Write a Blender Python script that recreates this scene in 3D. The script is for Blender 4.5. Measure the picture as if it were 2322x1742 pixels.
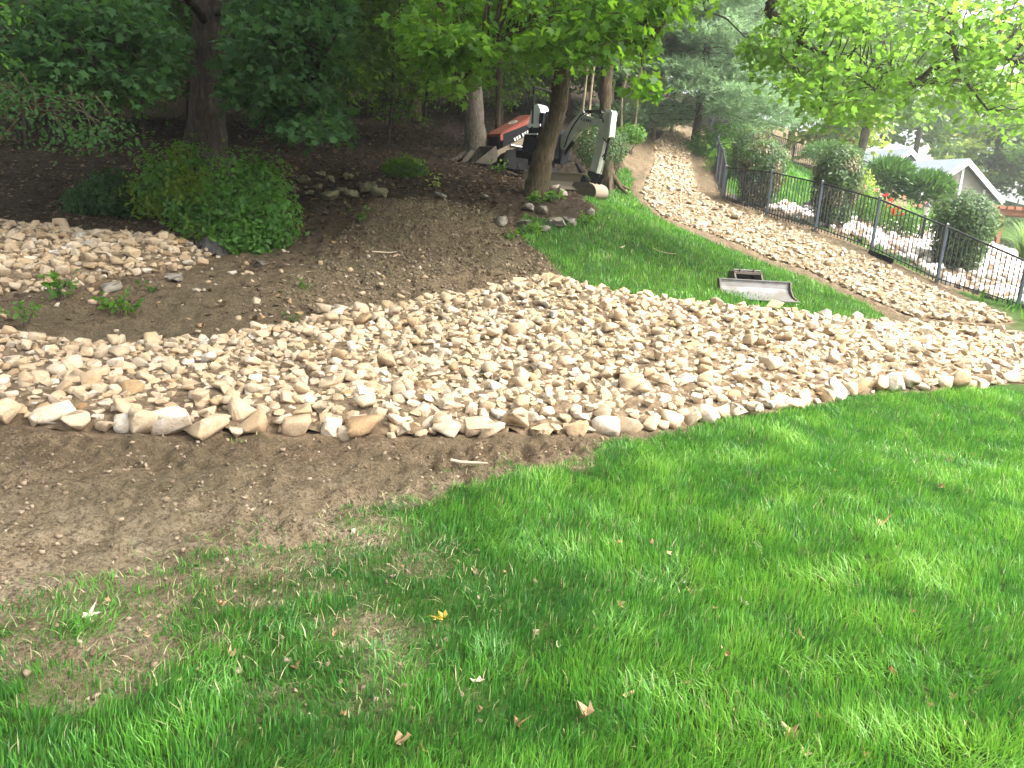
import bpy, bmesh, math, random
import numpy as np
from mathutils import Vector, Matrix, Euler

for o in list(bpy.data.objects): bpy.data.objects.remove(o)
SC = bpy.context.scene
COL = SC.collection
PI = math.pi
R = math.radians

# ------------------------------------------------------------------ camera
CAM = Vector((0.0, 0.0, 1.6))
PITCH, ROLL, FPX = 13.0, 4.0, 1744.0          # degrees, degrees, focal length in photo pixels (photo 2322 x 1742)
cam_d = bpy.data.cameras.new('camera'); cam_o = bpy.data.objects.new('camera', cam_d); COL.objects.link(cam_o)
CROT = Matrix.Rotation(R(90 - PITCH), 4, 'X') @ Matrix.Rotation(R(ROLL), 4, 'Z')
cam_o.matrix_world = Matrix.Translation(CAM) @ CROT
cam_d.sensor_width = 36.0; cam_d.lens = 36.0 * FPX / 2322.0
cam_d.clip_start = 0.05; cam_d.clip_end = 2000
SC.camera = cam_o

# ------------------------------------------------------------------ light
SUN_EL, SUN_AZ = 54.0, 108.0                    # azimuth measured from +Y towards +X
world = bpy.data.worlds.new('World'); SC.world = world; world.use_nodes = True
wn = world.node_tree; wn.nodes.clear()
sky = wn.nodes.new('ShaderNodeTexSky'); sky.sky_type = 'NISHITA'; sky.sun_disc = False
sky.sun_elevation = R(SUN_EL); sky.sun_rotation = R(SUN_AZ); sky.air_density = 1.0; sky.dust_density = 6.0; sky.ozone_density = 0.6
hs = wn.nodes.new('ShaderNodeHueSaturation'); hs.inputs['Saturation'].default_value = 0.35
bg = wn.nodes.new('ShaderNodeBackground'); bg.inputs['Strength'].default_value = 0.15
wo = wn.nodes.new('ShaderNodeOutputWorld')
wn.links.new(sky.outputs[0], hs.inputs['Color']); wn.links.new(hs.outputs[0], bg.inputs[0]); wn.links.new(bg.outputs[0], wo.inputs[0])
sun_d = bpy.data.lights.new('sun', 'SUN'); sun_d.energy = 2.3; sun_d.angle = R(40); sun_d.color = (1.0, 0.97, 0.92)
sun_o = bpy.data.objects.new('sun', sun_d); COL.objects.link(sun_o)
sv = Vector((math.sin(R(SUN_AZ)) * math.cos(R(SUN_EL)), math.cos(R(SUN_AZ)) * math.cos(R(SUN_EL)), math.sin(R(SUN_EL))))
sun_o.rotation_euler = sv.to_track_quat('Z', 'Y').to_euler(); sun_o.location = sv * 60
SC.view_settings.view_transform = 'Standard'; SC.view_settings.look = 'None'
SC.view_settings.gamma = 1.0; SC.view_settings.use_curve_mapping = False
SC.view_settings.exposure = 2.2
SC.cycles.use_denoising = True
SC.cycles.max_bounces = 8; SC.cycles.transparent_max_bounces = 8
SC.cycles.diffuse_bounces = 4; SC.cycles.transmission_bounces = 4; SC.cycles.glossy_bounces = 2
SC.cycles.caustics_reflective = False; SC.cycles.caustics_refractive = False

# ------------------------------------------------------------------ photo pixel -> place
def ray(px, py):
    d = CROT.to_3x3() @ Vector(((px - 1161.0) / FPX, (871.0 - py) / FPX, -1.0))
    return d
def P(px, py, Y):
    "the point seen at photo pixel (px, py) that lies Y metres ahead"
    d = ray(px, py); return CAM + d * (Y / d.y)
def PV(px, py, p0, n):
    "the point seen at a pixel on the plane through p0 with normal n"
    d = ray(px, py); return CAM + d * ((p0 - CAM).dot(n) / d.dot(n))

# ------------------------------------------------------------------ noise
def vnoise(x, y, seed=0):
    x = np.asarray(x, float); y = np.asarray(y, float)
    xi = np.floor(x).astype(np.int64); yi = np.floor(y).astype(np.int64)
    xf = x - xi; yf = y - yi
    u = xf * xf * (3 - 2 * xf); v = yf * yf * (3 - 2 * yf)
    def h(a, b):
        n = (a * 374761393 + b * 668265263 + seed * 974711) & 0x7fffffff
        n = ((n ^ (n >> 13)) * 1274126177) & 0x7fffffff
        return ((n ^ (n >> 16)) & 0xffff) / 65535.0
    return (h(xi, yi) * (1 - u) + h(xi + 1, yi) * u) * (1 - v) + (h(xi, yi + 1) * (1 - u) + h(xi + 1, yi + 1) * u) * v
def fbm(x, y, oct=4, seed=0):
    s = 0; a = .5; t = 0
    for i in range(oct):
        s = s + a * vnoise(x * 2 ** i + 17.3 * i, y * 2 ** i - 9.1 * i, seed + i); t += a; a *= .5
    return s / t
def sstep(a, b, x):
    t = np.clip((x - a) / (b - a), 0, 1); return t * t * (3 - 2 * t)

# ------------------------------------------------------------------ terrain
CT = [(-4.2, 4.4, 0), (0, 5.1, 0), (3, 6.5, 0), (6.5, 8.5, 0.02), (0, 0, 0), (-3, 2, 0), (3, 2, 0), (6, 4.5, 0), (-5, 2, 0), (2, 4, 0.02),
      (-40, 10, 3), (-40, 40, 9), (-15, 45, 9), (5, 55, 10.5), (20, 60, 8.2), (45, 55, 2), (60, 30, 1), (40, 10, .2), (20, 3, 0), (15, -10, 0),
      (-15, -10, 0), (-15, 3, .1), (-12, 8, .5), (-30, -20, 0), (30, -20, 0), (0, -40, 0), (30, 45, 1.6), (-22, 20, 3.2)]
for px, py, Y in [(0, 752, 6.8), (200, 775, 6.7), (450, 772, 7.1), (600, 735, 7.7), (700, 707, 8.5), (900, 688, 9.1), (1240, 626, 10.3), (1500, 682, 10.0),
                  (1700, 708, 9.7), (2100, 745, 12.0), (2322, 765, 11.8), (1660, 680, 10.8), (1500, 560, 13), (1420, 480, 15.5), (1300, 440, 17),
                  (1637, 452, 21), (1737, 491, 19.6), (1848, 525, 18.4), (1975, 570, 17), (2123, 643, 15.6), (2306, 701, 14.3), (1210, 442, 14.5),
                  (1085, 372, 19), (900, 460, 13), (1000, 600, 10.6), (200, 450, 13), (465, 390, 14.5), (2100, 560, 20), (1950, 520, 21), (2205, 556, 38),
                  (1580, 520, 18), (1440, 440, 20.5), (1540, 295, 36), (1480, 370, 27), (1850, 640, 14.5), (1700, 560, 16.5), (2000, 700, 13),
                  (1700, 400, 27), (1680, 330, 45), (1800, 372, 44), (1950, 412, 42), (900, 262, 30), (500, 255, 30), (100, 255, 30), (1250, 292, 28),
                  (1380, 280, 32), (200, 640, 8.2), (200, 530, 10.6), (480, 592, 9.6), (0, 655, 8.0), (0, 525, 10.4), (700, 520, 11.5), (650, 640, 9.0), (1150, 540, 12.0)]:
    CT.append(tuple(P(px, py, Y)))
CT = np.array(CT, float)
def _tps(r2): return np.where(r2 > 1e-9, r2 * np.log(np.maximum(r2, 1e-9)) * .5, 0.0)
_n = len(CT)
_K = _tps(((CT[:, None, :2] - CT[None, :, :2]) ** 2).sum(-1)) + np.eye(_n) * .35
_Q = np.c_[np.ones(_n), CT[:, :2]]
_A = np.block([[_K, _Q], [_Q.T, np.zeros((3, 3))]])
_W = np.linalg.solve(_A, np.r_[CT[:, 2], np.zeros(3)])
def H0(x, y):
    x = np.clip(np.asarray(x, float).ravel(), -55, 60); y = np.clip(np.asarray(y, float).ravel(), -35, 62)
    out = np.empty(len(x))
    for s in range(0, len(x), 60000):
        xx = x[s:s + 60000]; yy = y[s:s + 60000]
        r2 = (xx[:, None] - CT[None, :, 0]) ** 2 + (yy[:, None] - CT[None, :, 1]) ** 2
        out[s:s + 60000] = _tps(r2) @ _W[:_n] + _W[_n] + _W[_n + 1] * xx + _W[_n + 2] * yy
    return out
def hit(px, py):
    "where the line of sight through a photo pixel meets the ground"
    d = ray(px, py); t = np.geomspace(1.5, 75, 700) / d.y
    x = d.x * t; y = d.y * t; z = CAM.z + d.z * t
    g = z - H0(x, y); k = np.where(g < 0)[0]
    i = k[0] if len(k) else len(t) - 1
    if i == 0: return (x[0], y[0])
    f = g[i - 1] / (g[i - 1] - g[i]) if len(k) else 1
    return (x[i - 1] + (x[i] - x[i - 1]) * f, y[i - 1] + (y[i] - y[i - 1]) * f)
S = 1.05
def region(pts, s=S): return np.array([hit(a * s, b * s) for a, b in pts])
CHAN_BACK = [(-170, 712), (0, 716), (60, 722), (170, 745), (300, 742), (385, 732), (450, 735), (530, 717), (640, 702), (690, 674), (760, 670), (860, 657), (960, 642), (1070, 622), (1160, 600),
             (1200, 600), (1280, 627), (1400, 647), (1530, 665), (1640, 674), (1760, 692), (1900, 702), (2000, 703), (2100, 714), (2211, 728), (2420, 745)]
CHAN_FRONT = [(2420, 818), (2211, 830), (2100, 838), (2000, 846), (1850, 858), (1740, 880), (1640, 896), (1560, 908), (1440, 926), (1300, 937), (1200, 942), (1100, 946), (900, 950), (700, 946), (400, 943), (250, 940),
              (100, 936), (0, 922), (-170, 915)]
CHAN = np.vstack([[(-9.5, 6.5)], region(CHAN_BACK + CHAN_FRONT), [(-9.5, 4.5)]])
PATCH = region([(-170, 488), (0, 500), (110, 495), (200, 512), (290, 515), (350, 518), (420, 530), (460, 548), (440, 570), (390, 585), (310, 595), (240, 605), (160, 620), (60, 630), (0, 635), (-170, 640)])
PATCH = np.vstack([[(-10.5, 10.5)], PATCH, [(-10.5, 7.6)]])
PATH = region([(2190, 697), (2130, 668), (2060, 640), (1980, 607), (1900, 570), (1800, 530), (1720, 500), (1640, 470), (1560, 445), (1510, 417), (1500, 380), (1495, 340), (1488, 300), (1470, 281), (1440, 285), (1410, 310),
               (1408, 350), (1395, 390), (1378, 415), (1400, 445), (1430, 470), (1500, 495), (1580, 525), (1660, 560), (1740, 585), (1800, 615), (1880, 650), (1950, 680), (2050, 697), (2150, 704)])
PATH_SIDE = region([(2250, 720), (2130, 655), (2060, 625), (1980, 590), (1900, 553), (1800, 512), (1720, 485), (1640, 457), (1575, 430), (1545, 380), (1530, 320), (1520, 285), (1470, 268), (1400, 265), (1360, 290), (1340, 340), (1355, 385), (1370, 425), (1400, 460), (1430, 485), (1500, 508),
                    (1580, 540), (1660, 573), (1740, 600), (1800, 630), (1880, 665), (1935, 692), (2050, 702), (2250, 728)])
FARLAWN = region([(1150, 470), (1200, 478), (1262, 470), (1290, 452), (1265, 430), (1225, 405), (1180, 388), (1250, 375), (1310, 382), (1345, 362), (1366, 372), (1368, 400), (1380, 430), (1410, 462), (1440, 482), (1500, 508), (1580, 538), (1660, 571), (1740, 598), (1800, 628), (1880, 663), (1935, 692),
                  (1760, 692), (1640, 674), (1530, 665), (1400, 647), (1280, 627), (1215, 600), (1180, 565), (1140, 530), (1110, 505)])
FOREDIRT = region([(-170, 900), (0, 915), (400, 930), (1100, 930), (1440, 920), (1400, 935), (1300, 957), (1200, 985), (1050, 1012), (960, 1060), (800, 1088), (700, 1130), (560, 1150), (440, 1180), (300, 1205), (150, 1220), (0, 1265), (-170, 1300)])
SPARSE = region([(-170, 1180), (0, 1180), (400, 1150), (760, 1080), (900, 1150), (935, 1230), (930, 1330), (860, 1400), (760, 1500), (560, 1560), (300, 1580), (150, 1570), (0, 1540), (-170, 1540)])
TRACK = region([(620, 660), (700, 560), (800, 440), (960, 430), (1090, 480), (1180, 570), (1190, 595), (1070, 625), (860, 660), (700, 680)])
GARDEN = region([(1580, 428), (1560, 400), (1560, 330), (1590, 300), (1700, 350), (1780, 390), (1870, 420), (1960, 460), (2050, 500), (2140, 530), (2260, 545), (2260, 690), (2110, 648), (2020, 610), (1890, 550), (1770, 496), (1660, 455)])
GROCKS = region([(1560, 430), (1640, 452), (1770, 490), (1890, 540), (2020, 605), (2110, 640), (2290, 690), (2330, 560), (2120, 525), (2060, 505), (1960, 490), (1900, 478), (1800, 475), (1730, 448), (1640, 435)])
def sdist(poly, x, y):
    "signed distance to a polygon, positive inside"
    x = np.asarray(x, float).ravel(); y = np.asarray(y, float).ravel()
    best = np.full(len(x), 1e9); ins = np.zeros(len(x), bool)
    n = len(poly)
    for i in range(n):
        ax, ay = poly[i]; bx, by = poly[(i + 1) % n]
        dx, dy = bx - ax, by - ay; L = dx * dx + dy * dy + 1e-12
        t = np.clip(((x - ax) * dx + (y - ay) * dy) / L, 0, 1)
        best = np.minimum(best, (x - ax - t * dx) ** 2 + (y - ay - t * dy) ** 2)
        c = (ay > y) != (by > y)
        ins ^= c & (x < (bx - ax) * (y - ay) / (by - ay + 1e-12) + ax)
    return np.where(ins, 1, -1) * np.sqrt(best)
# distance in front of the channel's near edge (positive towards the camera)
_cf = region(CHAN_FRONT[::-1])
def front_y(x): return np.interp(x, _cf[:, 0], _cf[:, 1])
_cb = region(CHAN_BACK)
def back_y(x): return np.interp(x, _cb[:, 0], _cb[:, 1])

def masks(x, y):
    x = np.asarray(x, float).ravel(); y = np.asarray(y, float).ravel()
    n1 = fbm(x * 1.1, y * 1.1, 4, 3) - .5; n2 = fbm(x * 4, y * 4, 3, 8) - .5
    fy = front_y(x); by = back_y(x)
    near = y < fy
    fd = sdist(FOREDIRT, x, y) + n1 * .5 + n2 * .35
    sp = sdist(SPARSE, x, y) + n1 * .6
    g_near = np.where(near, 1.0 - sstep(-.26, .20, fd + .25 * n2), 0)
    patchy = sstep(.33, .68, fbm(x * 3.1 + 5, y * 3.8, 5, 21) + .3 * n2)
    spm = sstep(-.85, .5, sp + .35 * n2)
    g_near = g_near * (1 - spm * (1 - .32 - .36 * patchy))

    fl = sdist(FARLAWN, x, y) + n1 * .3 + n2 * .18
    g_far = sstep(-.10, .14, fl) * (y > by - .05)
    gd = sdist(GARDEN, x, y); gr = sdist(GROCKS, x, y) + n1 * .8
    g_gar = sstep(-.2, .3, gd) * (1 - sstep(-.2, .4, gr))
    open_r = sstep(0, 3, x - (9.5 + .42 * (y - 20))) * (y > 12)              # meadow to the right, round the house
    g = np.clip(g_near + g_far + g_gar + .9 * open_r * (1 - sstep(-.3, .3, gr)), 0, 1)
    st = np.maximum.reduce([sstep(-.1, .1, sdist(CHAN, x, y)), sstep(-.1, .1, sdist(PATCH, x, y)), sstep(-.1, .1, sdist(PATH, x, y))])
    pd = sstep(-.25, .15, sdist(PATH_SIDE, x, y) + n2 * .3)
    tr = sstep(-.3, .3, sdist(TRACK, x, y) + n1 * .4)
    g = g * (1 - st)
    bare = np.clip(np.where(near, 1, 0) + pd + tr, 0, 1)
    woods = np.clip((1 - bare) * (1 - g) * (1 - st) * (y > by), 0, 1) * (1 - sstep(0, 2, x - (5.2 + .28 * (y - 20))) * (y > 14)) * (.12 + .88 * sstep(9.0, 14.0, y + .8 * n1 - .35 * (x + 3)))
    return g, st, woods, bare, gr
def micro(x, y, full=True):
    "small relief: clods, cleat marks left by the machine's tracks, humps in the lawn"
    x = np.asarray(x, float).ravel(); y = np.asarray(y, float).ravel()
    g, st, wd, bare, gr = masks(x, y)
    d = .05 * (fbm(x * .9, y * .9, 3, 2) - .5) + .05 * (fbm(x * 2.6, y * 2.6, 3, 12) - .5)
    rough = (1 - g) * (1 - .7 * st)
    c = fbm(x * 9, y * 9, 4, 5); c2 = vnoise(x * 22, y * 22, 9)
    c3 = vnoise(x * 41, y * 41, 19); rdg = 1 - np.abs(2 * fbm(x * 6.5 + 3, y * 6.5, 3, 33) - 1)
    d = d + rough * (.075 * (c - .5) + .038 * (c2 - .5) + .018 * (c3 - .5) + .09 * np.maximum(c - .56, 0) + .035 * (rdg - .7)) * (.45 + 1.1 * fbm(x * .8, y * .8, 2, 71))
    # cleat marks in front of the channel: two track bands that follow its near edge
    e = front_y(x) - y; u = x * .97 + y * .22 + .05 * fbm(x * 3, y * 3, 2, 57)
    for e0, w in ((.36, .22), (.98, .2), (1.45, .2)):
        band = sstep(w + .06, w - .04, np.abs(e - e0 + .12 * (fbm(x * .5, y * .5, 2, 31) - .5)))
        brk = sstep(.34, .60, fbm(x * 1.7, y * 1.7, 4, 44))
        d = d + (1 - g) * (y < front_y(x)) * band * brk * (.026 * np.sign(np.sin(u * 2 * PI / .125)) * np.abs(np.sin(u * 2 * PI / .125)) ** .5 - .018)
    # cleat marks running up the slope behind the channel
    s1 = (x + .55) * .94 + (y - 8.5) * .10
    v = y * .95 - x * .25
    for c0, w in ((.1, .2), (.95, .22), (1.9, .2)):
        band = sstep(w + .06, w - .04, np.abs(s1 - c0 + .2 * (fbm(x * .5, y * .5, 2, 77) - .5)))
        tr = sstep(-.1, .3, sdist(TRACK, x, y))
        d = d + band * tr * (.034 * np.sin(v * 2 * PI / .14) - .022)
    d = d + wd * (.10 * (fbm(x * 1.7, y * 1.7, 4, 51) - .5))
    return d
def HM(x, y): return H0(x, y) + micro(x, y)
def H(x, y): return float(H0([x], [y])[0])

# ------------------------------------------------------------------ object helpers
def link(o, parent=None):
    COL.objects.link(o)
    if parent is not None: o.parent = parent
    return o
ROOTM = {}
def thing(name, label, cat, loc=(0, 0, 0), rotz=0.0, group=None, rot=None):
    o = bpy.data.objects.new(name, None); o.empty_display_size = .2; COL.objects.link(o)
    o.location = loc; o.rotation_euler = rot if rot is not None else (0, 0, rotz)
    o['label'] = label; o['category'] = cat
    if group: o['group'] = group
    ROOTM[o.name] = Matrix.Translation(Vector(loc)) @ (Euler(o.rotation_euler).to_matrix().to_4x4())
    return o
def tag(o, label=None, cat=None, group=None, kind=None):
    if label: o['label'] = label
    if cat: o['category'] = cat
    if group: o['group'] = group
    if kind: o['kind'] = kind
    return o
def np_obj(name, V, faces=None, loops=None, totals=None, mat=None, parent=None, attrs=None, smooth=False, world=True):
    """mesh object from arrays. V (N,3); faces (M,k) or flat loops + totals. Vertices are in world space and moved into the parent's."""
    V = np.asarray(V, np.float64)
    if parent is not None and world and parent.name in ROOTM:
        M = np.array(ROOTM[parent.name].inverted()); V = V @ M[:3, :3].T + M[:3, 3]
    me = bpy.data.meshes.new(name)
    if faces is not None:
        faces = np.asarray(faces, np.int32); totals = np.full(len(faces), faces.shape[1], np.int32); loops = faces.ravel()
    loops = np.asarray(loops, np.int32); totals = np.asarray(totals, np.int32)
    me.vertices.add(len(V)); me.vertices.foreach_set('co', V.astype(np.float32).ravel())
    me.loops.add(len(loops)); me.loops.foreach_set('vertex_index', loops)
    me.polygons.add(len(totals))
    me.polygons.foreach_set('loop_start', np.r_[0, np.cumsum(totals)[:-1]].astype(np.int32))
    if smooth is not False: me.polygons.foreach_set('use_smooth', np.ones(len(totals), bool) if smooth is True else np.asarray(smooth, bool))
    me.update(calc_edges=True)
    for k, a in (attrs or {}).items():
        a = np.asarray(a, np.float32)
        at = me.attributes.new(k, 'FLOAT', 'POINT'); at.data.foreach_set('value', a)
    if mat: me.materials.append(mat)
    o = bpy.data.objects.new(name, me); link(o, parent); return o
def bm_obj(name, bm, mat, parent=None, smooth=False, world=False, bevel=0.0):
    if bevel > 0:
        bmesh.ops.bevel(bm, geom=[e for e in bm.edges if len(e.link_faces) == 2 and e.calc_face_angle(0) > .5], offset=bevel, segments=2, profile=.6, affect='EDGES', clamp_overlap=True)
    if world and parent is not None and parent.name in ROOTM: bm.transform(ROOTM[parent.name].inverted())
    bmesh.ops.recalc_face_normals(bm, faces=bm.faces)
    me = bpy.data.meshes.new(name); bm.to_mesh(me); bm.free()
    if smooth:
        for p in me.polygons: p.use_smooth = True
    if mat: me.materials.append(mat)
    o = bpy.data.objects.new(name, me); return link(o, parent)
def box(bm, c, s, m=None):
    M = (m or Matrix()) @ Matrix.Translation(Vector(c)) @ Matrix.Diagonal((s[0], s[1], s[2], 1))
    bmesh.ops.create_cube(bm, size=1.0, matrix=M); return bm
def cyl(bm, a, b, r0, r1=None, n=12):
    a = Vector(a); b = Vector(b); r1 = r0 if r1 is None else r1; d = b - a
    M = Matrix.Translation((a + b) / 2) @ d.to_track_quat('Z', 'Y').to_matrix().to_4x4()
    bmesh.ops.create_cone(bm, cap_ends=True, segments=n, radius1=r0, radius2=r1, depth=d.length, matrix=M); return bm
def prism(bm, poly, w, M):
    "polygon in the local xz plane, w thick along local y, centred"
    va = [bm.verts.new(M @ Vector((x, -w / 2, z))) for x, z in poly]; vb = [bm.verts.new(M @ Vector((x, w / 2, z))) for x, z in poly]
    n = len(poly); bm.faces.new(va); bm.faces.new(vb[::-1])
    for i in range(n): bm.faces.new((va[i], vb[i], vb[(i + 1) % n], va[(i + 1) % n]))
    return bm
def nb(): return bmesh.new()
def tube_arrays(pts, radii, n=8, jitter=0.0, rng=None):
    pts = np.array([tuple(p) for p in pts], float); radii = np.array(radii, float)
    T = np.gradient(pts, axis=0); T /= np.linalg.norm(T, axis=1, keepdims=True) + 1e-9
    up = np.array([0, 0, 1.0]) if abs(T[:, 2]).mean() < .8 else np.array([0, 1.0, 0])
    A = np.cross(T, up); A /= np.linalg.norm(A, axis=1, keepdims=True) + 1e-9; B = np.cross(T, A)
    th = np.arange(n) * 2 * PI / n
    rr = radii[:, None] * np.ones((1, n))
    if jitter and rng is not None: rr = rr * (1 + jitter * (rng.random(rr.shape) - .5))
    V = pts[:, None, :] + rr[..., None] * (np.cos(th)[None, :, None] * A[:, None, :] + np.sin(th)[None, :, None] * B[:, None, :])
    F = []
    for i in range(len(pts) - 1):
        for j in range(n): F.append((i * n + j, i * n + (j + 1) % n, (i + 1) * n + (j + 1) % n, (i + 1) * n + j))
    return V.reshape(-1, 3), np.array(F, np.int32)
class Geo:
    def __init__(s): s.V = []; s.F = []; s.n = 0
    def add(s, V, F):
        s.V.append(V); s.F.append(np.asarray(F) + s.n); s.n += len(V)
    def tube(s, pts, radii, n=6, jitter=0, rng=None): s.add(*tube_arrays(pts, radii, n, jitter, rng))
    def build(s, name, mat, parent=None, smooth=True):
        return np_obj(name, np.vstack(s.V), np.vstack(s.F), mat=mat, parent=parent, smooth=smooth)
def smooth_path(pts, k=6):
    pts = [Vector(p) for p in pts]; out = []
    for i in range(len(pts) - 1):
        p0 = pts[max(i - 1, 0)]; p1 = pts[i]; p2 = pts[i + 1]; p3 = pts[min(i + 2, len(pts) - 1)]
        for j in range(k):
            t = j / k
            out.append(.5 * ((2 * p1) + (p2 - p0) * t + (2 * p0 - 5 * p1 + 4 * p2 - p3) * t * t + (3 * p1 - p0 - 3 * p2 + p3) * t ** 3))
    out.append(pts[-1]); return out

# ------------------------------------------------------------------ materials
class NT:
    def __init__(s, name):
        s.m = bpy.data.materials.new(name); s.m.use_nodes = True; s.t = s.m.node_tree; s.t.nodes.clear()
        s.out = s.t.nodes.new('ShaderNodeOutputMaterial')
    def n(s, typ, **kw):
        nd = s.t.nodes.new('ShaderNode' + typ)
        for k, v in kw.items():
            if k in nd.inputs: s.put(nd.inputs[k], v)
            else: setattr(nd, k, v)
        return nd
    def put(s, inp, v):
        if isinstance(v, bpy.types.NodeSocket): s.t.links.new(v, inp)
        else: inp.default_value = (v if not isinstance(v, tuple) or len(v) != 3 or inp.type != 'RGBA' else (*v, 1))
    def coord(s): return s.n('NewGeometry').outputs['Position']
    def ocoord(s): return s.n('TexCoord').outputs['Object']
    def noise(s, scale, detail=4, rough=.55, vec=None, dist=0):
        nd = s.n('TexNoise', Scale=scale, Detail=detail, Roughness=rough, Distortion=dist)
        s.put(nd.inputs['Vector'], vec if vec is not None else s.coord()); return nd.outputs[0]
    def ramp(s, f, stops):
        nd = s.n('ValToRGB'); el = nd.color_ramp.elements
        while len(el) < len(stops): el.new(.5)
        for e, (p, c) in zip(el, stops): e.position = p; e.color = (*c, 1) if len(c) == 3 else c
        s.put(nd.inputs[0], f); return nd.outputs[0]
    def mix(s, f, a, b, typ='MIX'):
        nd = s.n('Mix', data_type='RGBA', blend_type=typ)
        s.put(nd.inputs[0], f); s.put(nd.inputs[6], a); s.put(nd.inputs[7], b); return nd.outputs[2]
    def math(s, op, a, b=0.0):
        nd = s.n('Math', operation=op); s.put(nd.inputs[0], a); s.put(nd.inputs[1], b); return nd.outputs[0]
    def attr(s, name): return s.n('Attribute', attribute_name=name).outputs['Fac']
    def bump(s, h, strength=.5, dist=.02):
        nd = s.n('Bump', Strength=strength, Distance=dist); s.put(nd.inputs['Height'], h); return nd.outputs[0]
    def done(s, col, rough=.8, metal=0.0, normal=None, spec=.35, coat=0):
        p = s.n('BsdfPrincipled'); s.put(p.inputs['Base Color'], col); s.put(p.inputs['Roughness'], rough); p.inputs['Metallic'].default_value = metal
        p.inputs['Specular IOR Level'].default_value = spec
        if coat: p.inputs['Coat Weight'].default_value = coat
        if normal is not None: s.put(p.inputs['Normal'], normal)
        s.t.links.new(p.outputs[0], s.out.inputs[0]); return s.m
def leaf_mat(name, c0, c1, tr, transl=.42, rough=.5, spec=.3):
    "thin leaf: diffuse with light glow through the blade; colour varies from leaf to leaf"
    m = NT(name); t = m.attr('tint')
    col = m.mix(t, c0, c1)
    p = m.n('BsdfPrincipled'); m.put(p.inputs['Base Color'], col); p.inputs['Roughness'].default_value = rough; p.inputs['Specular IOR Level'].default_value = spec
    tb = m.n('BsdfTranslucent'); m.put(tb.inputs[0], m.mix(t, tr, tuple(min(1, x * 1.25) for x in tr)))
    mx = m.n('MixShader'); mx.inputs[0].default_value = transl
    m.t.links.new(p.outputs[0], mx.inputs[1]); m.t.links.new(tb.outputs[0], mx.inputs[2]); m.t.links.new(mx.outputs[0], m.out.inputs[0]); return m.m
def paint(name, col, rough=.45, dirt=(.16, .12, .08), amount=.35, metal=0.0, spec=.4, scale=6):
    m = NT(name); v = m.ocoord()
    d = m.ramp(m.noise(scale, 6, .65, v), [(.52 - .3 * amount, (0, 0, 0)), (.78, (1, 1, 1))])
    d = m.math('MULTIPLY', d, min(1, amount * 1.6))
    c = m.mix(m.math('MULTIPLY', m.noise(scale * 7, 3, .6, v), .25), col, tuple(x * .72 for x in col))
    return m.done(m.mix(d, c, dirt), m.math('ADD', m.math('MULTIPLY', d, .4), rough), metal, m.bump(m.noise(60, 3, .6, v), .12, .004), spec)

MAT = {}
# ground: soil, dry clay, leaf mould, turf base, stone bed chosen by masks stored with the terrain
def make_ground_mat():
    m = NT('ground'); v = m.coord()
    n1 = m.noise(.9, 5, .6, v); n2 = m.noise(7, 6, .7, v); n3 = m.noise(38, 5, .7, v); n4 = m.noise(3.2, 5, .65, v)
    soil = m.ramp(n2, [(.30, (.085, .056, .031)), (.48, (.165, .114, .066)), (.66, (.25, .183, .112)), (.8, (.35, .27, .18))])
    clay = m.ramp(n2, [(.28, (.185, .135, .078)), (.45, (.32, .25, .158)), (.62, (.43, .35, .24)), (.76, (.54, .465, .35))])
    dry = m.attr('dry')
    earth = m.mix(m.math('MULTIPLY', dry, m.ramp(m.math('ADD', m.math('MULTIPLY', n4, .7), m.math('MULTIPLY', n3, .3)), [(.34, (.15, .15, .15)), (.62, (1, 1, 1))])), soil, clay)
    earth = m.mix(m.ramp(n3, [(.38, (.85, .85, .85)), (.52, (0, 0, 0))]), earth, (.06, .042, .028))  # hollows darkened here, lump tops lightened next: shading put into the colour
    n6 = m.noise(95, 4, .75, v); earth = m.mix(m.ramp(n6, [(.40, (.6, .6, .6)), (.50, (0, 0, 0))]), earth, (.07, .05, .034)); earth = m.mix(m.ramp(n6, [(.56, (0, 0, 0)), (.68, (.45, .45, .45))]), earth, (.38, .315, .225))
    chips = m.ramp(m.n('TexVoronoi', Scale=21.0, Vector=v).outputs['Distance'], [(.05, (1, 1, 1)), (.12, (0, 0, 0))])
    earth = m.mix(m.math('MULTIPLY', chips, .5), earth, (.44, .37, .29))
    track = m.mix(m.ramp(n1, [(.4, (0, 0, 0)), (.65, (.6, .6, .6))]), earth, (.115, .095, .055))
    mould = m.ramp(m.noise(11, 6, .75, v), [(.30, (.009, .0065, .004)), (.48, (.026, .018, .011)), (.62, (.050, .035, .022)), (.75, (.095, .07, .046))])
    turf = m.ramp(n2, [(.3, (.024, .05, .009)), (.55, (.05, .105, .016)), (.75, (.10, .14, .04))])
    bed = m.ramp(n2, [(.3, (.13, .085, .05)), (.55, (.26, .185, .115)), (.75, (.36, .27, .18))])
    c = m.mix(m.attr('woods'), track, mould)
    c = m.mix(m.attr('stonebed'), c, bed)
    gm = m.ramp(m.math('ADD', m.attr('turf'), m.math('MULTIPLY', m.math('SUBTRACT', n3, .5), .9)), [(.38, (0, 0, 0)), (.68, (1, 1, 1))])
    c = m.mix(gm, c, turf)
    b = m.math('ADD', m.math('ADD', m.math('MULTIPLY', n2, .6), m.math('MULTIPLY', n3, .6)), m.math('MULTIPLY', n6, .25))
    return m.done(c, .95, 0, m.bump(b, 1.0, .07), .12)
MAT['ground'] = make_ground_mat()
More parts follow.
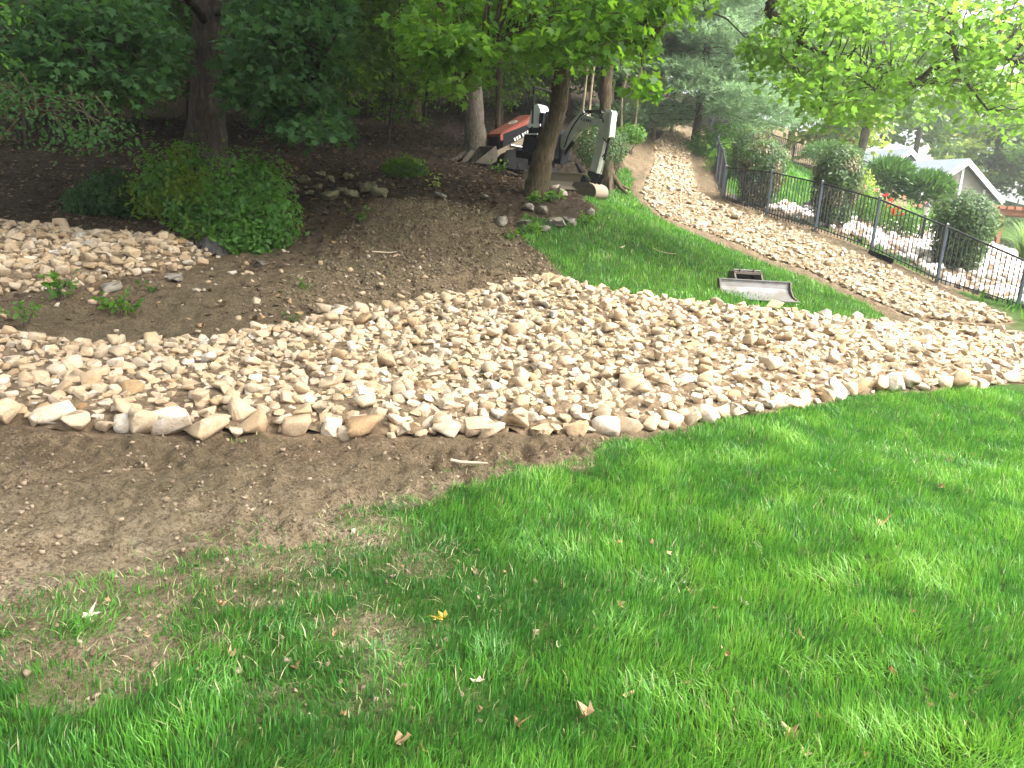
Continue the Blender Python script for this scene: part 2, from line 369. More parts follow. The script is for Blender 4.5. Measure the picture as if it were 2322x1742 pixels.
def make_stone_mat(name, objmode):
    m = NT(name)
    if objmode:
        oi = m.n('ObjectInfo'); t = m.n('SeparateColor'); m.put(t.inputs[0], oi.outputs['Color']); tint = t.outputs[0]; sd = t.outputs[1]
    else:
        tint = m.attr('tint'); sd = m.attr('seed')
    v = m.coord()
    n2 = m.noise(9, 5, .6, v); n3 = m.noise(46, 6, .72, v); n5 = m.noise(170, 3, .7, v)
    a = m.ramp(tint, [(0, (.25, .14, .058)), (.12, (.33, .22, .115)), (.35, (.385, .29, .185)), (.65, (.44, .35, .24)), (.85, (.49, .41, .305)), (.95, (.58, .53, .45)), (1, (.34, .325, .30))])
    a = m.mix(m.ramp(n2, [(.42, (0, 0, 0)), (.62, (.75, .75, .75))]), a, m.mix(.55, a, (.43, .275, .125)))
    a = m.mix(m.ramp(n3, [(.35, (.62, .62, .62)), (.5, (0, 0, 0))]), a, m.mix(.65, a, (.17, .11, .065)))
    a = m.mix(m.math('MULTIPLY', sd, .34), a, (.245, .185, .12))
    a = m.mix(m.ramp(n5, [(.55, (0, 0, 0)), (.72, (.35, .35, .35))]), a, (.72, .67, .58))
    b = m.math('ADD', m.math('MULTIPLY', n3, .8), m.math('MULTIPLY', n5, .25))
    return m.done(a, .88, 0, m.bump(b, .65, .02), .25)
MAT['stone'] = make_stone_mat('stone_fill', False); MAT['stone_o'] = make_stone_mat('stone', True)
def make_garden_stone():
    m = NT('garden_stone'); t = m.attr('tint')
    a = m.ramp(t, [(0, (.35, .2, .14)), (.18, (.55, .42, .34)), (.4, (.72, .64, .57)), (1, (.80, .76, .72))])
    return m.done(a, .85, 0, m.bump(m.noise(40, 4), .4, .02))
MAT['garden_stone'] = make_garden_stone()
def make_bark(name, a, b, c, sc=1.0):
    m = NT(name); mp = m.n('Mapping'); m.put(mp.inputs[0], m.coord()); mp.inputs['Scale'].default_value = (1 * sc, 1 * sc, .22 * sc)
    n = m.noise(22, 6, .7, mp.outputs[0], 1.2); n2 = m.noise(2.2, 4, .6)
    col = m.mix(m.ramp(n2, [(.45, (0, 0, 0)), (.65, (1, 1, 1))]), m.ramp(n, [(.32, a), (.52, b), (.7, c)]), m.ramp(n, [(.3, tuple(x * .8 for x in a)), (.6, (b[0] * .75, b[1] * .9, b[2] * .7))]))
    return m.done(col, .95, 0, m.bump(n, 1.0, .05), .1)
MAT['bark_grey'] = make_bark('bark_grey', (.045, .036, .028), (.135, .112, .09), (.235, .205, .17))
MAT['bark_brown'] = make_bark('bark_brown', (.035, .024, .016), (.11, .078, .052), (.19, .145, .1))
MAT['bark_dark'] = make_bark('bark_dark', (.018, .013, .010), (.055, .042, .033), (.10, .085, .07), .8)
MAT['bark_pale'] = make_bark('bark_pale', (.16, .11, .075), (.33, .255, .18), (.45, .37, .28), 1.6)
MAT['twig'] = NT('twig').done((.085, .065, .05), .9)
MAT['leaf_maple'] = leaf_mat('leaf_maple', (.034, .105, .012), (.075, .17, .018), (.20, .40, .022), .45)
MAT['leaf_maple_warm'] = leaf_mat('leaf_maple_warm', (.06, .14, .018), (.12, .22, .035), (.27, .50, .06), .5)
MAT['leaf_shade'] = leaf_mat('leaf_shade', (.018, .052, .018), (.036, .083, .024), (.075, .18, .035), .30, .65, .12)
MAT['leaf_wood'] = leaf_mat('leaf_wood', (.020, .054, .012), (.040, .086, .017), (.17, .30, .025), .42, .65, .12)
MAT['leaf_back'] = leaf_mat('leaf_back', (.05, .12, .035), (.10, .18, .06), (.28, .45, .10), .45)
MAT['leaf_lime'] = leaf_mat('leaf_lime', (.12, .22, .03), (.22, .32, .05), (.50, .62, .10), .5)
MAT['leaf_bush'] = leaf_mat('leaf_bush', (.032, .105, .016), (.075, .175, .025), (.20, .40, .04), .42)
MAT['leaf_bush_y'] = leaf_mat('leaf_bush_y', (.05, .115, .014), (.15, .22, .02), (.33, .44, .03), .42)
MAT['leaf_box'] = leaf_mat('leaf_box', (.035, .08, .028), (.09, .15, .055), (.16, .26, .07), .3)
MAT['leaf_box_b'] = leaf_mat('leaf_box_b', (.07, .085, .035), (.17, .15, .07), (.2, .2, .06), .25)
MAT['leaf_russet'] = leaf_mat('leaf_russet', (.12, .05, .025), (.2, .09, .04), (.25, .12, .05), .3)
MAT['needle'] = leaf_mat('needle', (.13, .235, .13), (.25, .36, .20), (.26, .40, .18), .4)
MAT['juniper'] = leaf_mat('juniper', (.030, .085, .022), (.07, .145, .035), (.12, .26, .05), .28)
MAT['reed'] = leaf_mat('reed', (.07, .15, .03), (.14, .23, .06), (.25, .4, .1), .4)
def make_grass():
    m = NT('grass'); t = m.attr('tint')
    col = m.ramp(t, [(0, (.030, .108, .020)), (.30, (.052, .178, .026)), (.62, (.104, .288, .034)), (.86, (.185, .375, .052)), (.90, (.30, .29, .13)), (1, (.43, .39, .23))])
    p = m.n('BsdfPrincipled'); m.put(p.inputs['Base Color'], col); p.inputs['Roughness'].default_value = .42; p.inputs['Specular IOR Level'].default_value = .38
    tb = m.n('BsdfTranslucent'); m.put(tb.inputs[0], m.mix(.5, m.ramp(t, [(0, (.05, .27, .02)), (.86, (.24, .52, .035)), (1, (.4, .32, .15))]), col))
    mx = m.n('MixShader'); mx.inputs[0].default_value = .36
    m.t.links.new(p.outputs[0], mx.inputs[1]); m.t.links.new(tb.outputs[0], mx.inputs[2]); m.t.links.new(mx.outputs[0], m.out.inputs[0]); return m.m
MAT['grass'] = make_grass()
MAT['litter'] = leaf_mat('litter', (.04, .026, .015), (.18, .122, .07), (.2, .12, .05), .15, .8)
MAT['dry_leaf'] = leaf_mat('dry_leaf', (.27, .13, .06), (.50, .36, .21), (.35, .2, .09), .2, .7)
MAT['dry_leaf_yellow'] = leaf_mat('dry_leaf_yellow', (.62, .42, .07), (.7, .5, .1), (.6, .4, .05), .25, .6)
MAT['dry_leaf_pale'] = leaf_mat('dry_leaf_pale', (.52, .45, .33), (.62, .56, .44), (.4, .33, .2), .15, .8)
MAT['flower_red'] = leaf_mat('flower_red', (.55, .02, .03), (.75, .05, .05), (.7, .05, .05), .3)
MAT['flower_pink'] = leaf_mat('flower_pink', (.75, .28, .25), (.85, .45, .35), (.8, .4, .3), .3)
MAT['black_metal'] = paint('black_metal', (.018, .022, .028), .4, (.10, .08, .06), .12)
MAT['post_sky_sheen'] = paint('post_sky_sheen', (.075, .095, .125), .38, (.10, .08, .06), .1)  # black post metal with the bluish sky reflection put into the colour
MAT['machine_grey'] = paint('machine_grey', (.34, .35, .31), .42, (.17, .14, .09), .4)
MAT['machine_black'] = paint('machine_black', (.010, .011, .012), .72, (.045, .038, .027), .16, spec=.12)
MAT['machine_red'] = paint('machine_red', (.25, .022, .014), .42, (.27, .14, .085), .35)
MAT['machine_red_top'] = paint('machine_red_top', (.19, .035, .022), .7, (.15, .085, .05), .75, spec=.2)
MAT['steel'] = paint('steel', (.19, .19, .195), .55, (.16, .125, .09), .55, .25)
MAT['steel_dark'] = paint('steel_dark', (.075, .065, .055), .55, (.19, .14, .095), .5, .3)
MAT['steel_mud'] = paint('steel_mud', (.19, .165, .135), .6, (.22, .16, .09), .8, .1)
MAT['chrome'] = NT('chrome').done((.72, .72, .72), .18, 1.0)
MAT['rubber'] = paint('rubber', (.009, .009, .009), .85, (.05, .04, .028), .3, spec=.1)
MAT['white'] = paint('white', (.62, .63, .62), .5, (.4, .36, .3), .12)
MAT['decal_dark'] = NT('decal_dark').done((.03, .04, .04), .5)
MAT['decal_green'] = NT('decal_green').done((.14, .2, .17), .5)
MAT['decal_white'] = NT('decal_white').done((.72, .71, .66), .5)
MAT['badge'] = NT('badge').done((.45, .46, .42), .5)
MAT['wood'] = paint('wood', (.33, .13, .065), .7, (.2, .09, .05), .3)
MAT['blue_paint'] = NT('blue_paint').done((.10, .25, .40), .5)
MAT['roof'] = paint('roof', (.20, .235, .255), .6, (.17, .20, .22), .3, scale=.6)
MAT['siding'] = paint('siding', (.20, .185, .155), .7, (.18, .165, .14), .2, scale=.5)
MAT['trim'] = paint('trim', (.80, .80, .78), .5, (.6, .58, .54), .1)
MAT['glass_dark'] = NT('glass_dark').done((.02, .03, .035), .1, 0, None, .6)
MAT['slate'] = paint('slate', (.14, .13, .125), .8, (.2, .17, .14), .4)
MAT['tarp'] = paint('tarp', (.035, .033, .032), .65, (.12, .1, .08), .25)
MAT['pale_rock'] = paint('pale_rock', (.27, .24, .20), .9, (.11, .09, .055), .6)
MAT['wood_chip'] = paint('wood_chip', (.56, .44, .31), .85, (.3, .2, .12), .3)
MAT['red_cloth'] = NT('red_cloth').done((.32, .06, .10), .8)

# ------------------------------------------------------------------ ground sheet
def lines(segs):
    out = [segs[0][0]]
    for a, b, st, en in segs:
        x = out[-1]; step = st
        while x < b - 1e-6:
            f = (x - a) / (b - a); step = st * (en / st) ** f; x = min(b, x + step); out.append(x)
    return np.array(out)
gx = lines([(-200, -60, 40, 12), (-60, -10, 12, .6), (-10, -4.6, .3, .05), (-4.6, 1.6, .038, .038), (1.6, 8, .045, .07), (8, 14, .06, .3), (14, 60, .3, 8), (60, 200, 12, 40)])
gy = lines([(-120, -20, 40, 6), (-20, 1.3, 6, .05), (1.3, 5.8, .030, .036), (5.8, 9.5, .045, .06), (9.5, 14, .06, .08), (14, 24, .1, .25), (24, 62, .2, 2), (62, 220, 5, 40)])
GX, GY = np.meshgrid(gx, gy)
x = GX.ravel(); y = GY.ravel()
g_m, st_m, wd_m, bare_m, _ = masks(x, y)
near_mask = (np.abs(x) < 30) & (y > -3) & (y < 50)
mic = np.zeros(len(x)); mic[near_mask] = micro(x[near_mask], y[near_mask])
z = H0(x, y) + mic
nx = len(gx); ny = len(gy)
ii = (np.arange(ny - 1)[:, None] * nx + np.arange(nx - 1)[None, :]).ravel()
dry = sstep(.25, 1.6, front_y(x) - y) * (y < front_y(x)) + .2 * (y >= front_y(x))
ground = np_obj('ground', np.c_[x, y, z], np.c_[ii, ii + 1, ii + 1 + nx, ii + nx], mat=MAT['ground'], smooth=True,
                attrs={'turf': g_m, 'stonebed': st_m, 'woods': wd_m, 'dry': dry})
tag(ground, 'bare brown soil and sloping yard ground under the stones and lawn', 'ground', kind='structure')

# ------------------------------------------------------------------ stones
def stone_variant(rng, npts=15, sub=True, bevel=True):
    "an angular limestone lump of about unit size"
    while True:
        p = rng.normal(size=(npts, 3)); p /= np.linalg.norm(p, axis=1, keepdims=True)
        box_ = np.clip(p * (1.25 + .25 * rng.random((npts, 1))), -.86, .86)
        p = box_ * np.array([1.0, .55 + .4 * rng.random(), .45 + .32 * rng.random()]) * .58
        bm = nb()
        for q in p: bm.verts.new(q)
        r = bmesh.ops.convex_hull(bm, input=bm.verts)
        bmesh.ops.delete(bm, geom=list({v for v in list(r['geom_interior']) + list(r['geom_unused']) if isinstance(v, bmesh.types.BMVert)}), context='VERTS')
        bmesh.ops.dissolve_limit(bm, angle_limit=.22, verts=bm.verts, edges=bm.edges)
        if len(bm.faces) > 6: break
        bm.free()
    if bevel: bmesh.ops.bevel(bm, geom=list(bm.edges), offset=.055, segments=1, affect='EDGES', clamp_overlap=True)
    bmesh.ops.triangulate(bm, faces=bm.faces)
    if sub:
        bmesh.ops.subdivide_edges(bm, edges=[e for e in bm.edges if e.calc_length() > .33], cuts=1)
        bmesh.ops.triangulate(bm, faces=bm.faces)
    if bevel:
        for v in bm.verts: v.co += Vector(rng.normal(size=3)) * .016
    bmesh.ops.recalc_face_normals(bm, faces=bm.faces)
    bm.verts.ensure_lookup_table()
    V = np.array([v.co[:] for v in bm.verts]); F = np.array([[v.index for v in f.verts] for f in bm.faces]); bm.free()
    return V, F
srng = np.random.default_rng(11)
VARS = [stone_variant(srng, int(srng.integers(10, 20))) for _ in range(26)]
VARS_LO = []
for _ in range(24): VARS_LO.append(stone_variant(srng, int(srng.integers(11, 16)), False, False))
VARS_MID = [stone_variant(srng, 11, False) for _ in range(16)]
SMESH = []
for k, (V, F) in enumerate(VARS):
    me = bpy.data.meshes.new('stone'); me.from_pydata(V.tolist(), [], F.tolist()); me.materials.append(MAT['stone_o'])
    for pl in me.polygons: pl.use_smooth = True
    SMESH.append(me)
def rotm(rng, n, tilt):
    a = rng.random(n) * 2 * PI; tx = rng.normal(size=n) * tilt; ty = rng.normal(size=n) * tilt
    ca, sa = np.cos(a), np.sin(a); cx, sx = np.cos(tx), np.sin(tx); cy, sy = np.cos(ty), np.sin(ty)
    o = np.zeros(n); l = np.ones(n)
    Rz = np.stack([np.stack([ca, -sa, o], -1), np.stack([sa, ca, o], -1), np.stack([o, o, l], -1)], 1)
    Rx = np.stack([np.stack([l, o, o], -1), np.stack([o, cx, -sx], -1), np.stack([o, sx, cx], -1)], 1)
    Ry = np.stack([np.stack([cy, o, sy], -1), np.stack([o, l, o], -1), np.stack([-sy, o, cy], -1)], 1)
    return Rz @ Rx @ Ry, (a, tx, ty)
def scatter(poly, layers, rng, inset=.06):
    "dart throwing inside a region, big pieces first; returns x, y, size, layer"
    lo = poly.min(0); hi = poly.max(0); X = []; cell = {}
    out = []
    for li, (smin, smax, n, gap) in enumerate(layers):
        cand = lo + rng.random((n * 7, 2)) * (hi - lo); sd = sdist(poly, cand[:, 0], cand[:, 1])
        cand = cand[sd > inset]; sd = sd[sd > inset]
        sz = smin + (smax - smin) * rng.random(len(cand)) ** 1.8
        got = 0
        for (cx, cy), s in zip(cand, sz):
            if got >= n: break
            r = s * gap; ok = True; kx, ky = int(cx // .35), int(cy // .35)
            for a in (-1, 0, 1):
                for b in (-1, 0, 1):
                    for (qx, qy, qr) in cell.get((kx + a, ky + b), ()):
                        if (qx - cx) ** 2 + (qy - cy) ** 2 < (qr + r) ** 2: ok = False; break
                    if not ok: break
                if not ok: break
            if ok:
                cell.setdefault((kx, ky), []).append((cx, cy, r)); out.append((cx, cy, s, li)); got += 1
    return np.array(out)
def lay_stones(bed, pts, rng, n_single, lift, tint_f, name='stone', lo_far=9.5, raise_f=None):
    n = len(pts); x, y, s, li = pts.T
    zz = H0(x, y) + micro(x, y)
    M, (ra, rx, ry) = rotm(rng, n, .30)
    top = (lift + .18 * (rng.random(n) - .35)) * s
    if raise_f is not None: zz = zz + raise_f(x, y)
    zz = zz + top
    dist = np.sqrt(x * x + y * y)
    order = np.argsort(-s / dist * ((np.abs(x) < .70 * y + .3)))
    single = set(order[:n_single].tolist())
    tint = tint_f(n); seed = rng.random(n) ** 2
    GV = []; GF = []; gt = []; gs = []; sm = []; off = 0
    vi = rng.integers(0, len(VARS), n); vl = rng.integers(0, len(VARS_LO), n)
    for i in range(n):
        sc = s[i]
        if i in single:
            o = bpy.data.objects.new(name, SMESH[vi[i]]); link(o, bed)
            o.matrix_local = Matrix.Translation((x[i], y[i], zz[i])) @ Matrix(M[i].tolist()).to_4x4() @ Matrix.Scale(sc, 4)
            o.color = (tint[i], seed[i], 0, 1)
        else:
            hi = dist[i] < lo_far and s[i] > .10; V, F = VARS_MID[vi[i] % 16] if hi else VARS_LO[vl[i]]; sm.append(np.full(len(F), hi))
            GV.append((V * sc) @ M[i].T + (x[i], y[i], zz[i])); GF.append(F + off); off += len(V)
            gt.append(np.full(len(V), tint[i])); gs.append(np.full(len(V), seed[i]))
    if GV:
        o = np_obj('stone_fill', np.vstack(GV), np.vstack(GF), mat=MAT['stone'], parent=bed, smooth=np.concatenate(sm), attrs={'tint': np.concatenate(gt), 'seed': np.concatenate(gs)})
        o['kind'] = 'stuff'
def bed_sheet(name, poly, step, label, raise_f=None):
    "the gravelly bed the stones lie in: a low sheet that follows the ground inside the region"
    lo = poly.min(0); hi = poly.max(0)
    xs = np.arange(lo[0], hi[0] + step, step); ys = np.arange(lo[1], hi[1] + step, step)
    X, Y = np.meshgrid(xs, ys); xx = X.ravel(); yy = Y.ravel(); sd = sdist(poly, xx, yy)
    zz = H0(xx, yy) + micro(xx, yy) + np.clip(sd, -.05, .06) * .35 + .012 - .07 * sstep(.08, .0, sd)
    if raise_f is not None: zz = zz + raise_f(xx, yy)
    nx = len(xs); i = (np.arange(len(ys) - 1)[:, None] * nx + np.arange(nx - 1)[None, :]).ravel()
    F = np.c_[i, i + 1, i + 1 + nx, i + nx]; F = F[(sd[F] > -.03).all(1)]
    u, inv = np.unique(F, return_inverse=True)
    o = np_obj(name, np.c_[xx, yy, zz][u], inv.reshape(F.shape), mat=MAT['bed'], smooth=True)
    tag(o, label, 'stone bed', kind='structure'); return o
_m = NT('bed'); MAT['bed'] = _m.done(_m.ramp(_m.noise(14, 5, .7), [(.3, (.06, .04, .023)), (.5, (.15, .106, .064)), (.7, (.28, .215, .14))]), .95, 0, _m.bump(_m.noise(40, 5, .7), .9, .03), .15)
def hump(poly, h, w):
    return lambda x, y: h * sstep(0, w, sdist(poly, x, y))
r1 = np.random.default_rng(5)
chan_up = hump(CHAN, .10, .5)
rock_channel = bed_sheet('rock_channel', CHAN, .10, 'wide swale of loose tan limestone crossing the yard in front of the dirt slope', chan_up)
cp = scatter(CHAN, [(.18, .26, 18, .40), (.12, .17, 480, .37), (.075, .12, 6600, .36), (.045, .075, 6000, .33)], r1, .02)
# a kerb of bigger stones along the near edge
edge = []
tt = 0.0; acc = np.r_[0, np.cumsum(np.hypot(np.diff(_cf[:, 0]), np.diff(_cf[:, 1])))]
while tt < acc[-1]:
    s = .08 + .19 * r1.random() ** 1.7
    ex = np.interp(tt, acc, _cf[:, 0]); ey = np.interp(tt, acc, _cf[:, 1])
    edge.append((ex, ey + .02 + .5 * s * r1.random() + (.10 * r1.random() if s < .13 else 0), s, 0)); tt += s * (.60 + .30 * r1.random())
edge = np.array(edge)
keep = np.array([np.min(np.hypot(edge[:, 0] - a, edge[:, 1] - b) - .42 * edge[:, 2]) > .3 * s for a, b, s, l in cp])
cp = np.vstack([edge, cp[keep]])
tintA = lambda n: np.clip(r1.beta(2.3, 1.7, n), 0, 1)
lay_stones(rock_channel, cp, r1, 300, .22, tintA, raise_f=chan_up)
# a second, thinner scatter that sits on top so the surface is heaped, not paved
top = scatter(CHAN, [(.10, .17, 560, .7), (.055, .10, 3200, .48)], r1, .12)
lay_stones(rock_channel, top, r1, 0, .52, tintA, raise_f=chan_up)
patch_up = hump(PATCH, .12, .5)
rock_patch = bed_sheet('rock_terrace', PATCH, .10, 'smaller patch of tan stones on the bank below the shaded woods', patch_up)
pp = scatter(PATCH, [(.20, .30, 18, .40), (.11, .18, 520, .38), (.07, .11, 1500, .37)], r1, .0)
lay_stones(rock_patch, pp, r1, 240, .26, tintA, raise_f=patch_up)
lay_stones(rock_patch, scatter(PATCH, [(.10, .17, 150, .8)], r1, .1), r1, 0, .5, tintA, raise_f=patch_up)
path_up = hump(PATH, .03, .4)
rock_path = bed_sheet('rock_path', PATH, .14, 'long strip of tan stones climbing the hill beside the black fence', path_up)
hp = scatter(PATH, [(.16, .22, 50, .42), (.09, .15, 2600, .40), (.06, .09, 5200, .38)], r1, .07)
lay_stones(rock_path, hp, r1, 300, .25, tintA, lo_far=10, raise_f=path_up)
print('stones', len(cp), len(pp), len(hp))
# white river rock behind the fence
r2 = np.random.default_rng(8)
gk = scatter(GROCKS, [(.16, .30, 3600, .42)], r2, .1)
gk = gk[gk[:, 1] < 33]
garden_bed = bed_sheet('garden_rock_bed', GROCKS, .35, 'white river rock bed between shrubs behind the black fence', None)
n = len(gk); xg, yg, sg, _ = gk.T; zg = H0(xg, yg) + micro(xg, yg) + .25 * sg
Mg, _ = rotm(r2, n, .25); GV = []; GF = []; gt = []; off = 0
big = set(np.argsort(-sg / np.hypot(xg, yg))[:200].tolist())
GMESH = []
for (V, F) in VARS_LO[:6]:
    me = bpy.data.meshes.new('river_rock'); me.from_pydata(V.tolist(), [], F.tolist()); me.materials.append(MAT['garden_stone'])
    at = me.attributes.new('tint', 'FLOAT', 'POINT'); at.data.foreach_set('value', np.full(len(V), .25 + .75 * r2.random(), np.float32)); GMESH.append(me)
    for pl in me.polygons: pl.use_smooth = True
for i in range(n):
    if i in big:
        o = bpy.data.objects.new('river_rock', GMESH[i % 6]); link(o, garden_bed); o.matrix_local = Matrix.Translation((xg[i], yg[i], zg[i])) @ Matrix(Mg[i].tolist()).to_4x4() @ Matrix.Scale(sg[i], 4); continue
    V, F = VARS_LO[i % len(VARS_LO)]
    GV.append((V * sg[i]) @ Mg[i].T + (xg[i], yg[i], zg[i])); GF.append(F + off); off += len(V); gt.append(np.full(len(V), r2.random()))
o = np_obj('river_rock_fill', np.vstack(GV), np.vstack(GF), mat=MAT['garden_stone'], parent=garden_bed, smooth=False, attrs={'tint': np.concatenate(gt)}); o['kind'] = 'stuff'

# ------------------------------------------------------------------ grass
def blades(x, y, L, W, lean, az, tint, rng, z=None):
    "three-triangle grass blades"
    n = len(x); z = HM(x, y) - .004 if z is None else z
    fa = rng.random(n) * PI; wx = np.cos(fa) * W / 2; wy = np.sin(fa) * W / 2
    lx = np.cos(az) * lean * L; ly = np.sin(az) * lean * L
    hz = L * np.sqrt(np.clip(1 - lean ** 2 * .8, .1, 1))
    B = np.c_[x, y, z]
    V = np.empty((n, 5, 3))
    V[:, 0] = B + np.c_[-wx, -wy, 0 * wx]; V[:, 1] = B + np.c_[wx, wy, 0 * wx]
    m = B + np.c_[lx * .32, ly * .32, hz * .60]
    V[:, 2] = m + np.c_[wx * .8, wy * .8, 0 * wx]; V[:, 3] = m - np.c_[wx * .8, wy * .8, 0 * wx]
    V[:, 4] = B + np.c_[lx, ly, hz]
    o = np.arange(n)[:, None] * 5
    loops = np.concatenate([o + np.array([[0, 1, 2, 3]]), o + np.array([[3, 2, 4]])], 1).ravel()
    totals = np.tile([4, 3], n)
    return V.reshape(-1, 3), loops, totals, np.repeat(tint, 5)
gr = np.random.default_rng(3)
def lawn(n, r0, r1_, pw, xf, name, label, Lb, Wb, sel):
    r = (r0 ** pw + gr.random(n) * (r1_ ** pw - r0 ** pw)) ** (1 / pw)
    a = (gr.random(n) * 2 - 1) * xf
    x = r * np.sin(a); y = r * np.cos(a)
    g, st, wd, bare, gk_ = masks(x, y)
    k = (gr.random(n) < g) & sel(x, y); x = x[k]; y = y[k]; g = g[k]; r = r[k]
    n = len(x)
    tone = .52 + .35 * (fbm(x * 1.3, y * 1.3, 4, 61) - .5) + .5 * (fbm(x * 4.2, y * 4.2, 4, 67) - .5); clump = fbm(x * 5.5, y * 5.5, 3, 63); flow = fbm(x * 1.8, y * 1.8, 2, 65) * 4 * PI
    L = Lb * (.55 + .9 * clump) * (.7 + .6 * gr.random(n)) * (.36 + .64 * sstep(.1, .95, g)) * (.6 + .8 * tone)
    W = Wb * (.7 + .6 * gr.random(n)) * (1 + .10 * np.maximum(r - 3, 0))
    lean = np.clip(.30 + .25 * gr.normal(size=n) + .5 * sstep(.55, .7, clump), .02, .95)
    az = flow + gr.normal(size=n) * 1.1
    tint = np.clip(.44 + 1.7 * (tone - .5) + .5 * (clump - .5) + .17 * gr.normal(size=n), 0, .86); tint = np.clip(tint - .26 * sstep(-.9, .1, sdist(SPARSE, x, y)), 0, .86); straw = gr.random(n) < .02 + .10 * sstep(.75, .3, g) + .03 * sstep(.6, .75, fbm(x * 2.3, y * 2.3, 3, 88)); tint = np.where(straw, .9 + .1 * gr.random(n), tint)  # turf round the sparse patch darkened: thinner grass, plus shade in its colour
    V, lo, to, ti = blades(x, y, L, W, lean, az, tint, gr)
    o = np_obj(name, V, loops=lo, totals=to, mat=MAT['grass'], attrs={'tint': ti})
    tag(o, label, 'grass', kind='stuff'); print(name, n); return o
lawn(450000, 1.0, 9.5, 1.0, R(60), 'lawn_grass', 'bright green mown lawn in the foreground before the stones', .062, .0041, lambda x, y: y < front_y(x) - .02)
lawn(125000, 9.4, 25, 1.0, R(36), 'lawn_grass', 'green lawn strip on the slope between the two stone runs', .085, .0055, lambda x, y: (y > back_y(x) + .02) & (x < 7.0) & (sdist(FARLAWN, x, y) > -.4))
lawn(60000, 13, 48, 1.0, R(42), 'garden_grass', 'long pale green grass in the garden beyond the black fence', .20, .012, lambda x, y: (x > 5.3) & (sdist(PATH_SIDE, x, y) < -.1) & (sdist(FARLAWN, x, y) < -.1) & (x > 4.9 + .2 * (y - 20)) & (y > back_y(x) + .5))

# ------------------------------------------------------------------ foliage tools
TPL = {
    'maple': np.array([(0, 0), (.44, .08), (.24, .33), (.55, .60), (.18, .64), (0, 1.05), (-.18, .64), (-.55, .60), (-.24, .33), (-.44, .08)]),
    'maple_b': np.array([(0, 0), (.34, .04), (.26, .30), (.42, .44), (.24, .62), (.05, .92), (-.14, .70), (-.47, .66), (-.20, .36), (-.38, .12)]),
    'oval': np.array([(0, 0), (.26, .30), (.22, .68), (0, 1), (-.22, .68), (-.26, .30)]),
    'rhomb': np.array([(0, 0), (.34, .48), (0, 1), (-.34, .48)]),
    'clump': np.array([(0, 0), (.44, .16), (.50, .66), (0, 1.05), (-.24, .56), (-.56, .34)]),
    'needle': np.array([(-.035, 0), (.035, 0), (0, 1)]),
}
def unit(a): return a / (np.linalg.norm(a, axis=-1, keepdims=True) + 1e-9)
def leaves(pos, tip, nrm, size, kind='rhomb', fold=.18):
    t = TPL[kind]; k = len(t); n = len(pos)
    tip = unit(tip); side = unit(np.cross(tip, nrm)); nn = np.cross(side, tip)
    w = -fold * np.abs(t[:, 0]) - .16 * t[:, 1] ** 2
    V = pos[:, None, :] + size[:, None, None] * (t[None, :, 0, None] * side[:, None, :] + t[None, :, 1, None] * tip[:, None, :] + w[None, :, None] * nn[:, None, :])
    return V.reshape(-1, 3), np.arange(n * k, dtype=np.int32), np.full(n, k, np.int32), k
def leaf_obj(name, pos, tip, nrm, size, tint, kind, mat, parent=None):
    if kind == 'maple':
        h = np.arange(len(pos)) % 3 == 0; A = leaves(pos[~h], tip[~h], nrm[~h], size[~h], 'maple'); B = leaves(pos[h], tip[h], nrm[h], size[h], 'maple_b', .42)
        V = np.vstack([A[0], B[0]]); lo = np.r_[A[1], B[1] + len(A[0])]; to = np.r_[A[2], B[2]]; k = len(TPL['maple']); tint = np.r_[tint[~h], tint[h]]
    else: V, lo, to, k = leaves(pos, tip, nrm, size, kind)
    return np_obj(name, V, loops=lo, totals=to, mat=mat, parent=parent, attrs={'tint': np.repeat(np.clip(tint, 0, 1), k)})
def spray_leaves(C, rad, per, rng, flat=.28, droop=.35, ls=.12, ls_var=.45):
    "leaves laid out in loose, drooping, layered sprays round the centres C"
    m = len(C); C = np.asarray(C, float); n = m * per; ci = np.repeat(np.arange(m), per)
    rr = np.sqrt(rng.random(n)); th = rng.random(n) * 2 * PI
    rs = np.asarray(rad if np.ndim(rad) else np.full(m, rad)) * (.75 + .5 * rng.random(m)); r = rs[ci]
    el = .55 + .45 * rng.random(m); ang = rng.random(m) * PI
    lx = rr * np.cos(th); ly = rr * np.sin(th) * el[ci]
    ca, sa = np.cos(ang[ci]), np.sin(ang[ci])
    off = np.c_[(lx * ca - ly * sa) * r, (lx * sa + ly * ca) * r, flat * r * rng.normal(size=n) * .6 - droop * r * rr ** 2]
    pos = C[ci] + off
    tip = unit(np.c_[off[:, :2] / (r[:, None] + 1e-6), np.full(n, -.35)] + rng.normal(size=(n, 3)) * .55)
    nrm = unit(np.c_[rng.normal(size=(n, 2)) * .55, np.ones(n)])
    size = ls * (1 - ls_var / 2 + ls_var * rng.random(n))
    tint = .5 + .30 * (rng.random(m)[ci] - .5) + .30 * rng.normal(size=n) * .7
    return pos, tip, nrm, size, tint
def in_px(poly, n, Y0, Y1, rng):
    "points in the sector of space seen inside a photo outline, between two distances"
    poly = np.array(poly, float); lo = poly.min(0); hi = poly.max(0); out = []
    while len(out) < n:
        q = lo + rng.random(2) * (hi - lo)
        if sdist(poly, [q[0]], [q[1]])[0] > 0: out.append(tuple(P(q[0], q[1], Y0 + (Y1 - Y0) * rng.random())))
    return np.array(out)
def in_ell(c, r, n, rng, shell=.45):
    d = unit(rng.normal(size=(n, 3))); k = (shell + (1 - shell) * rng.random(n)) ** .6
    return np.asarray(c) + d * k[:, None] * np.asarray(r)
def path_pts(pts, k=6): return np.array([tuple(p) for p in smooth_path(pts, k)])
